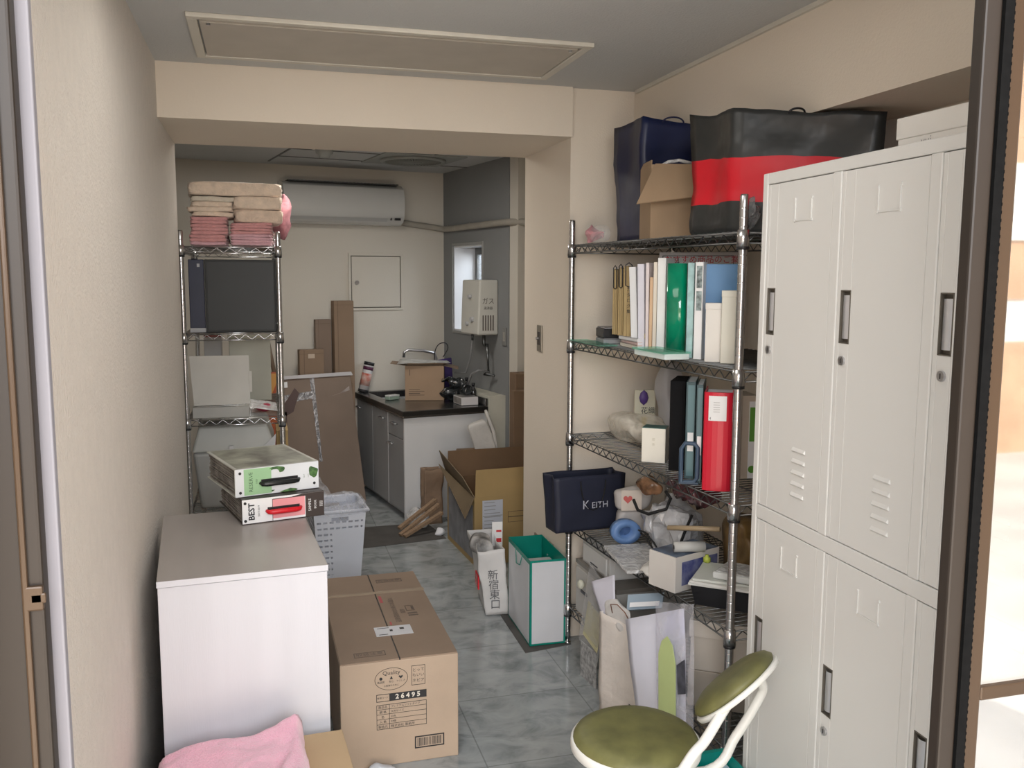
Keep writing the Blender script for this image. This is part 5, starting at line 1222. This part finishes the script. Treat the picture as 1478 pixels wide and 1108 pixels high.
tp = mat('silver_tape', (.42,.41,.42), .25, .4, var=.3, scale=60, bump=.8, bscale=60)
def onp(x, z, y=-.002): return (x, lean*z/Hh+y, z)
m = MB()
m.slab([onp(.215,.30),onp(.235,.30),onp(.225,.87),onp(.195,.87)],.001); obj('silver_tape', m, tp, t)
m = MB(); m.slab([onp(-.01,.70),onp(.20,.72),onp(.20,.77),onp(-.012,.75)],.001); obj('silver_tape', m, tp, t)
m = MB(); m.slab([onp(.0,.80),onp(.04,.803),onp(.04,.84),onp(-.002,.837)],.001); obj('sticker', m, whitef, t)
m = MB(); m.slab([onp(-.03,Hh-.018,-.01),onp(Wd-.02,Hh-.012,-.01),onp(Wd-.03,Hh+.012,-.01),onp(-.03,Hh+.004,-.01)],.03); obj('white_edge', m, pal('grey_white_edge',(.55,.53,.54)), t)
m = MB(); m.slab([onp(.30,.72),onp(.47,.76),onp(.47,.79),onp(.40,.745)],.001); obj('glossy_tape', m, mat('clear_tape_glare',(.40,.35,.32),.15,var=.3,scale=20), t)
for nm, lab_, px0, px1, top_, Y_, dd_ in (('cardboard_box','tallest narrow cardboard box standing against the kitchen back wall',483,512,434,6.33,.08),('cardboard_box','middle height cardboard box between the tallest and the shortest at the back wall',456,479,461,6.36,.05),('cardboard_box','short cardboard box with a white sticker behind the taped cardboard',432,468,505,6.27,.06)):
    o_, w_, h_ = fit(px0, px1, top_, Y_, KA, 0, 500)
    t = thing(nm, lab_, 'box', o_, KA)
    w_ = w_*.98
    m = MB(); m.box(0,w_,0,dd_,0,h_); obj('body', m, lc if 'middle' in lab_ else CARDD(), t, bevel=.003)
    m = MB(); m.box(.0,w_*.98,-.001,0,h_-.03,h_-.028); m.box(w_*.18,w_*.2,-.001,0,.0,h_); obj('crease', m, pal('crease_brown',(.15,.10,.07)), t)
    if px0 == 432: m = MB(); m.box(w_*.35,w_*.62,-.0015,0,h_-.06,h_-.03); obj('sticker', m, pal('sticker_tan',(.55,.45,.35)), t)
t = thing('folder_dark', 'dark brown folder sticking out behind the near right post of the towel rack', 'folder', (.455, 5.40, z4l+.0), rad(0))
m = MB(); m.slab([(.0,0,.30),(.05,0,.33),(.085,0,.44),(.06,0,.47),(.0,0,.38)], .01); m.box(.0,.012,0,.012,-.42,.33); obj('cover', m, pal('dark_maroon',(.07,.035,.03)), t)

# ------------------------------------------------------------------ on the counter
cz = .7115
t = kthing('cardboard_box', 'cardboard box with torn open flaps standing on the sink counter', 'box', .166, .452, cz, rad(-23))
w_, h_ = .262, .235
m_c = mat('tan_box', (.36,.25,.165), .8, var=.05, scale=4)
carton(t, w_, .2, h_, m_c, CARDD(), [('l', rad(82), .10), ('r', rad(105), .10)])
m = MB(); outline(m,.025,.10,.045,.048,.001)
for i in range(4): m.box(.025,.10 if i%2 else .13,-.001,0,.035+i*.013,.038+i*.013)
m.box(.03,.034,-.001,0,.17,.21); obj('print', m, pal('brown_print',(.085,.055,.04)), t)
t = thing('paper_sheet', 'white crumpled paper lying across the open box on the counter', 'paper', K(.12,.42,cz+.252), KA+rad(-20))
flat_sheet('sheet', None, None, [(-.02,.0,.0),(.34,.02,.0),(.32,.20,.01),(.0,.2,.01)], pal('dim_paper',(.50,.49,.46), var=.2, scale=14), .001, .006, 12, parent=t)
t = kthing('snack_tube', 'red and white snack tube with a black lid leaning at the back of the sink', 'tube', .035, 1.0, cz, 0)
m = MB(); T0 = Matrix.Rotation(rad(14), 4, 'Y'); m.T = T0; m.lathe([(.036,.0),(.036,.21)], 20); obj('tube', m, mat('tube_print',(.60,.58,.58),.35,var=0), t)
m = MB(); m.T = T0; m.lathe([(.0367,.05),(.0367,.14)], 20); m.m = 1; m.lathe([(.0367,.165),(.0367,.19)],20); m.m = 2; m.lathe([(.0372,.0),(.0372,.02)],20); obj('wrap_print', m, [mat('red_orange_tube',(.50,.07,.03),.4,var=.5,scale=25,dark=(.6,.5,.45)), pal('plum_print',(.10,.02,.06)), INK()], t)
m = MB(); m.T = T0; m.lathe([(.038,.20),(.038,.222),(.0,.224)], 20); m.lathe([(.0,.2),(.038,.2)],20); obj('lid', m, BLACKP(), t)
t = kthing('sponge', 'pale green and white sponge at the edge of the sink', 'sponge', .07, .50, cz, rad(20))
m = MB(); m.box(0,.09,0,.05,0,.022); obj('sponge', m, pal('sponge_green',(.30,.40,.33)), t, bevel=.004); m = MB(); m.box(0,.09,0,.05,.022,.032); obj('scourer', m, pal('sponge_white',(.60,.62,.62)), t, bevel=.003)
t = kthing('white_carton', 'small white flat box at the edge of the sink counter', 'box', .415, .06, cz+.001, rad(-3))
m = MB(); m.box(.0,.115,.0,.16,0,.052); obj('body', m, pal('white_carton',(.62,.60,.60)), t, bevel=.002)
m = MB(); m.box(-.001,.0,.01,.15,.006,.046); m.box(.002,.113,.003,.157,.052,.054); obj('grey_side', m, pal('grey_side',(.25,.24,.23), var=.2, scale=20), t)
dkp = mat('dark_glossy_packets', (.03,.035,.038), .12, var=.5, scale=25, bump=.6, bscale=30, coat=.5)
P_ = [(.36,.27,0,.08,.06,.05),(.425,.37,0,.06,.08,.06),(.38,.24,.07,.09,.06,.035),(.42,.14,.055,.045,.05,.04)]
for i, (a, b, z_, rx, ry, rz_) in enumerate(P_):
    p = K(a+.06, b, cz+(.056 if i == 3 else z_*1.4))
    blob_thing('glossy_packet', ['dark glossy packet lowest in the heap beside the counter box','dark glossy packet at the wall side of the counter heap','dark glossy packet on top of the counter heap','small dark packet on the white flat box'][i], 'packet', p, (rx*.8, ry*.8, rz_*.7), dkp, 2.2, .014, 22, 12, 200+i, KA)
t = kthing('purple_bag', 'purple cloth bag with a thin wire loop standing on the counter', 'bag', .49, .60, cz, rad(-10))
m = MB(); m.hexa([(-.06,0,0),(.09,0,0),(.09,.05,0),(-.06,.05,0)],[(-.025,.01,.25),(.075,.01,.265),(.075,.03,.265),(-.025,.03,.25)]); obj('body', m, mat('purple_cloth',(.045,.025,.12),.8,var=.2,scale=14,bump=.4,bscale=30), t, bevel=.008)
m = MB(); m.tube(smooth([(-.05,-.005,.18),(-.05,-.005,.30),(-.02,0,.36),(.03,0,.37),(.045,0,.33),(.01,0,.27)]), .0035, 8); obj('wire_loop', m, BLACKP(), t)
gls = clearmat('dark_clear_glass', (.35,.37,.38), .5, .05, .1, 30)
for i, (a, b, hh_, lab_) in enumerate([(.60,.20,.13,'dark glass bottle with a black cap near the water heater hose'),(.555,.30,.10,'short clear jar behind the small white box'),(.62,.36,.15,'tall dark bottle beside the purple bag')]):
    t = kthing('bottle', lab_, 'bottle', a-.05, b-.02, cz)
    r = .021; m = MB(); m.lathe([(0,0),(r,0),(r,hh_*.6),(r*.45,hh_*.78),(r*.45,hh_*.86)], 18); obj('glass', m, mat('bottle_dark',(.03,.03,.032),.08,var=.2,coat=.8), t)
    m = MB(); m.lathe([(r*.55,hh_*.84),(r*.55,hh_),(0,hh_)], 16); obj('cap', m, BLACKP(), t)

# ------------------------------------------------------------------ open golden carton and neighbours
GR = rad(4)
t = thing('cardboard_box', 'big open golden brown cardboard box with raised flaps beside the pillar', 'box', (1.405, 4.56, 0), GR)
gw, gd, gh = .50, .54, .375
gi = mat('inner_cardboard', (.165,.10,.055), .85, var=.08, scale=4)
carton(t, gw, gd, gh, CARDG(), CARDG(), [('f', rad(-3), .148), ('r', rad(70), .14)])
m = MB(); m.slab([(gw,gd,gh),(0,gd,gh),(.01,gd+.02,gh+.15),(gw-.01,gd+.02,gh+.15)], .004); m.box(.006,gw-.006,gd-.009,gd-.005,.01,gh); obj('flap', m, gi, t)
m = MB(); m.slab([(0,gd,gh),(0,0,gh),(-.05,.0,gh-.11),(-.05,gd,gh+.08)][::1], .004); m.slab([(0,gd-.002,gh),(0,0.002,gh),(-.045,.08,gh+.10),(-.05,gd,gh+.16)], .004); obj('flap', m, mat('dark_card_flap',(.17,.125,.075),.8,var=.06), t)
m = MB(); m.box(.045,.16,-.001,0,gh-.20,gh-.02); lb = obj('shipping_label', m, pal('label_blue_white',(.50,.52,.58)), t)
m = MB()
for i in range(8): m.box(.055,random.uniform(.1,.15),-.0015,-.001,gh-.03-i*.02,gh-.034-i*.02)
m.box(.047,.158,-.0016,-.001,gh-.108,gh-.104); obj('label_print', m, pal('grey_print',(.3,.3,.3)), lb)
m = MB(); outline(m,.19,.40,gh-.15,gh-.12,.002); outline(m,.19,.40,gh-.12,gh-.09,.002); m.box(.22,.30,-.001,0,.10,.11); m.box(.22,.30,-.001,0,.07,.08); obj('print', m, pal('brown_print',(.085,.055,.04)), t)
m = MB(); m.box(-.001,0,.03,gd-.03,.03,gh-.05); obj('side_label', m, mat('grey_side_sheet',(.22,.225,.24),.6,var=.15,scale=14), t)
for nm, x, y, w_, d_, h_, lab_ in (('cardboard_box',1.79,5.165,.42,.07,.86,'tall brown box behind the pillar, in front of the highest one'),('cardboard_box',1.83,5.26,.36,.12,.955,'highest brown box at the back behind the pillar'),('cardboard_box',1.50,5.145,.26,.26,.48,'brown box hidden behind the golden box under the white bag')):
    t = thing(nm, lab_, 'box', (x, y, 0), rad(3)); m = MB(); m.box(0,w_,0,d_,0,h_); obj('body', m, mat('umber_cardboard',(.20,.13,.08),.8,var=.06,scale=3), t, bevel=.003)
    m = MB(); m.box(0,w_,-.001,0,h_-.22,h_-.217); m.box(w_*.4,w_*.5,-.001,0,0,h_); obj('tape', m, pal('tape_brown',(.17,.105,.065)), t)
wbm = mat('white_padded_bag', (.50,.48,.45), .7, var=.06, scale=8, bump=.4, bscale=30)
t = thing('white_bag', 'crumpled white padded bag slumped on a box behind the golden box', 'bag', (1.62, 5.19, .482), rad(-8))
m = MB(); m.T = Matrix.Rotation(-.35,4,'Y'); m.blob((.01,.0,.10), (.062,.04,.095), 7, .006, 12, 16, 211); m.T = Matrix.Rotation(-.25,4,'Y'); m.blob((.07,.03,.12), (.012,.045,.13), 5, .004, 9, 12, 213); zm=min(v[2] for v in m.v); m.v=[(x,y,z-zm) for x,y,z in m.v]; obj('body', m, wbm, t)
# wooden sticks, kraft parcel
wd = mat('bare_wood', (.30,.20,.125), .7, var=.12, scale=12, stretch=(8,8,1))
for i, (P0, P1, lab_) in enumerate([((1.10,5.20,.012),(1.36,5.33,.15),'wooden batten leaning lowest against the kraft parcel'),((1.12,5.17,.012),(1.37,5.28,.11),'wooden batten beside the lowest one by the golden box'),((1.10,5.245,.04),(1.35,5.38,.17),'wooden batten on top of the leaning pair')]):
    A_, B_ = Vector(P0), Vector(P1); dv = (B_-A_)
    m = MB(); rz_ = math.atan2(dv.y, dv.x); el_ = math.asin(dv.z/dv.length)
    m.box(0, dv.length, -.014, .014, -.009, .009)
    o = obj('wooden_batten', m, wd, bevel=.001); o.location = P0; o.rotation_euler = (0, -el_, rz_); tag(o, lab_, 'wood')
t = thing('kraft_parcel', 'upright brown paper parcel between sink cabinet and golden box', 'parcel', (1.285, 5.42, 0), rad(8))
paper_bag(t, .12, .07, .345, mat('kraft_paper',(.24,.16,.105),.75,var=.1,scale=8,bump=.5,bscale=14), flare=.05, amp=.008, gusset=.02, seed=71, lean=(.015,.03))
blob_thing('plastic_scrap', 'clear plastic scrap on the floor beside the wooden battens', 'plastic', (1.20,5.36,.0), (.05,.05,.05), filmw, 2.2, .02, 14, 14, 231)
blob_thing('paper_scrap', 'white crumpled paper under the wooden battens', 'paper', (1.335,5.17,.0), (.035,.025,.03), WHITE(), 2.2, .008, 22, 12, 233)
# dark mats
matm = mat('dark_grey_mat', (.085,.08,.075), .8, var=.1, scale=10)
m = MB(); m.slab([(1.352,3.41,.003),(1.564,3.445,.003),(1.564,4.20,.003),(1.365,4.20,.003)], .003)
o = obj('floor_mat', m, matm); tag(o, 'dark grey floor mat under the green-edged bag beside the pillar', 'mat')
m = MB(); m.slab([(.80,5.02,.003),(1.36,5.10,.003),(1.30,5.50,.003),(1.15,5.46,.003),(.80,5.46,.003)], .003)
o = obj('floor_mat', m, matm); tag(o, 'dark grey floor mat in front of the sink cabinet', 'mat')
# green edged bag
t = thing('paper_bag', 'white paper bag with bright teal edges standing beside the pillar', 'bag', (1.385, 3.462, .004), rad(-1))
bw2, bd2, bh2 = .158, .36, .37
wpb = mat('bag_white', (.60,.61,.64), .45, var=.04, scale=4, bump=.2, bscale=8)
teal_e = mat('bright_teal', (.0,.22,.165), .4, var=.06)
m = MB()
th = .0015
m.box(0,bw2,0,th,0,bh2); m.box(0,bw2,bd2-th,bd2,0,bh2); m.box(0,th,0,bd2,0,bh2); m.box(bw2-th,bw2,0,bd2,0,bh2); m.box(0,bw2,0,bd2,0,th)
body_ = obj('body', m, teal_e, t)
m = MB(); e_ = .009
m.box(e_,bw2-e_,-.001,0,e_,bh2-e_); m.box(-.001,0,e_*1.2,bd2-e_*1.2,e_,bh2-e_-.01); obj('white_panel', m, wpb, body_)
m = MB(); m.box(.012,bw2-.012,.03,.20,.02,bh2-.055); obj('inner_box', m, pal('inner_white',(.42,.42,.42)), t)
m = MB(); m.tube([(.0,.12,bh2-.01),(-.006,.14,bh2-.06),(-.006,.20,bh2-.07),(-.0,.23,bh2-.01)], .002, 6); obj('handle', m, teal_e, t)
# white shopping bag with Japanese lettering
t = thing('paper_bag', 'white shopping bag with a red logo and tall Japanese lettering on the floor', 'bag', (1.292, 3.85, .0045), rad(-6))
uqm = mat('white_shop_paper', (.62,.61,.60), .55, var=.05, scale=6, bump=.35, bscale=12)
paper_bag(t, .105, .27, .315, uqm, flare=.22, amp=.006, gusset=.02, seed=61, lean=(-.035,.0), fr=10)
text_mesh([(c_, .050, TF(.048-.10*(.195-j*.048), -.0297*(.195-j*.048)/.315-.009, .195-j*.048)) for j, c_ in enumerate('\u65b0\u5bbf\u6771\u53e3')], pal('grey_ink',(.12,.12,.13)), 'lettering', t)
m = MB(); m.box(-.034,-.0275,.02,.12,.115,.175); rd = obj('red_logo', m, pal('logo_red',(.55,.01,.02)), t)
text_mesh([('UNI', .03, TX(-.0348,.07,.16)), ('QLO', .03, TX(-.0348,.07,.133))], whitef, 'logo_lettering', rd)
blob_thing('paper_wad', 'grey and white crumpled wrapping stuffed in the top of the shopping bag', 'paper', (1.31, 3.98, .245), (.045,.085,.045), mat('wad_grey',(.42,.41,.40),.6,var=.4,scale=14,bump=.7,bscale=22), 2.4, .014, 14, 14, 241)
t = thing('label_card', 'white card with red print poking out of the shopping bag', 'card', (1.375, 4.06, .26), rad(-6))
m = MB(); m.box(0,.05,0,.001,0,.12); obj('card', m, whitef, t); m = MB(); m.box(.02,.045,-.0006,0,.02,.04); m.box(.02,.045,-.0006,0,.07,.08); obj('print', m, pal('red_print',(.6,.03,.04)), t)

# ------------------------------------------------------------------ light
wd_ = bpy.data.worlds.new('world'); SC.world = wd_; wd_.use_nodes = True; nt = wd_.node_tree
bg = nt.nodes['Background']; bg.inputs[0].default_value = (.85,.92,1,1); bg.inputs[1].default_value = 1.2
def area(name, loc, target, sx, sy, power, col):
    l = bpy.data.lights.new(name, 'AREA'); l.shape = 'RECTANGLE'; l.size = sx; l.size_y = sy; l.energy = power; l.color = col
    o = bpy.data.objects.new(name, l); COL.objects.link(o); o.location = loc
    o.rotation_euler = (Vector(target)-Vector(loc)).to_track_quat('-Z', 'Y').to_euler(); return o
area('daylight', (.4,-1.9,2.4), (.9,3,.6), 3.0, 1.6, 172, (.88,.94,1))
area('ground_bounce', (.6,-1.3,.0), (.9,3.4,1.9), 3.0, 1.2, 64, (1,.87,.71))
area('window_light', tuple(K(1.35,.35,1.75)), tuple(K(.3,.75,1.2)), .7, .7, 26, (.92,.96,1))
area('kitchen_fill', (.75,4.9,2.27), (.75,4.95,0), .5, .5, 12, (1,.95,.88))
area('room_fill', (.7,2.2,2.27), (.9,2.4,0), .8, .8, 5, (1,.95,.88))
s = bpy.data.lights.new('sun', 'SUN'); s.energy = 4; s.angle = .02; s.color = (1,.93,.82); so = bpy.data.objects.new('sun', s); COL.objects.link(so)
so.rotation_euler = Vector((-.25,-1,-.9)).to_track_quat('-Z','Y').to_euler()
SC.view_settings.view_transform = 'Standard'; SC.view_settings.look = 'None'; SC.view_settings.exposure = 0.3; SC.view_settings.gamma = 1.0
SC.cycles.use_denoising = True; SC.cycles.max_bounces = 8; SC.cycles.transparent_max_bounces = 24
SC.cycles.sample_clamp_indirect = 4
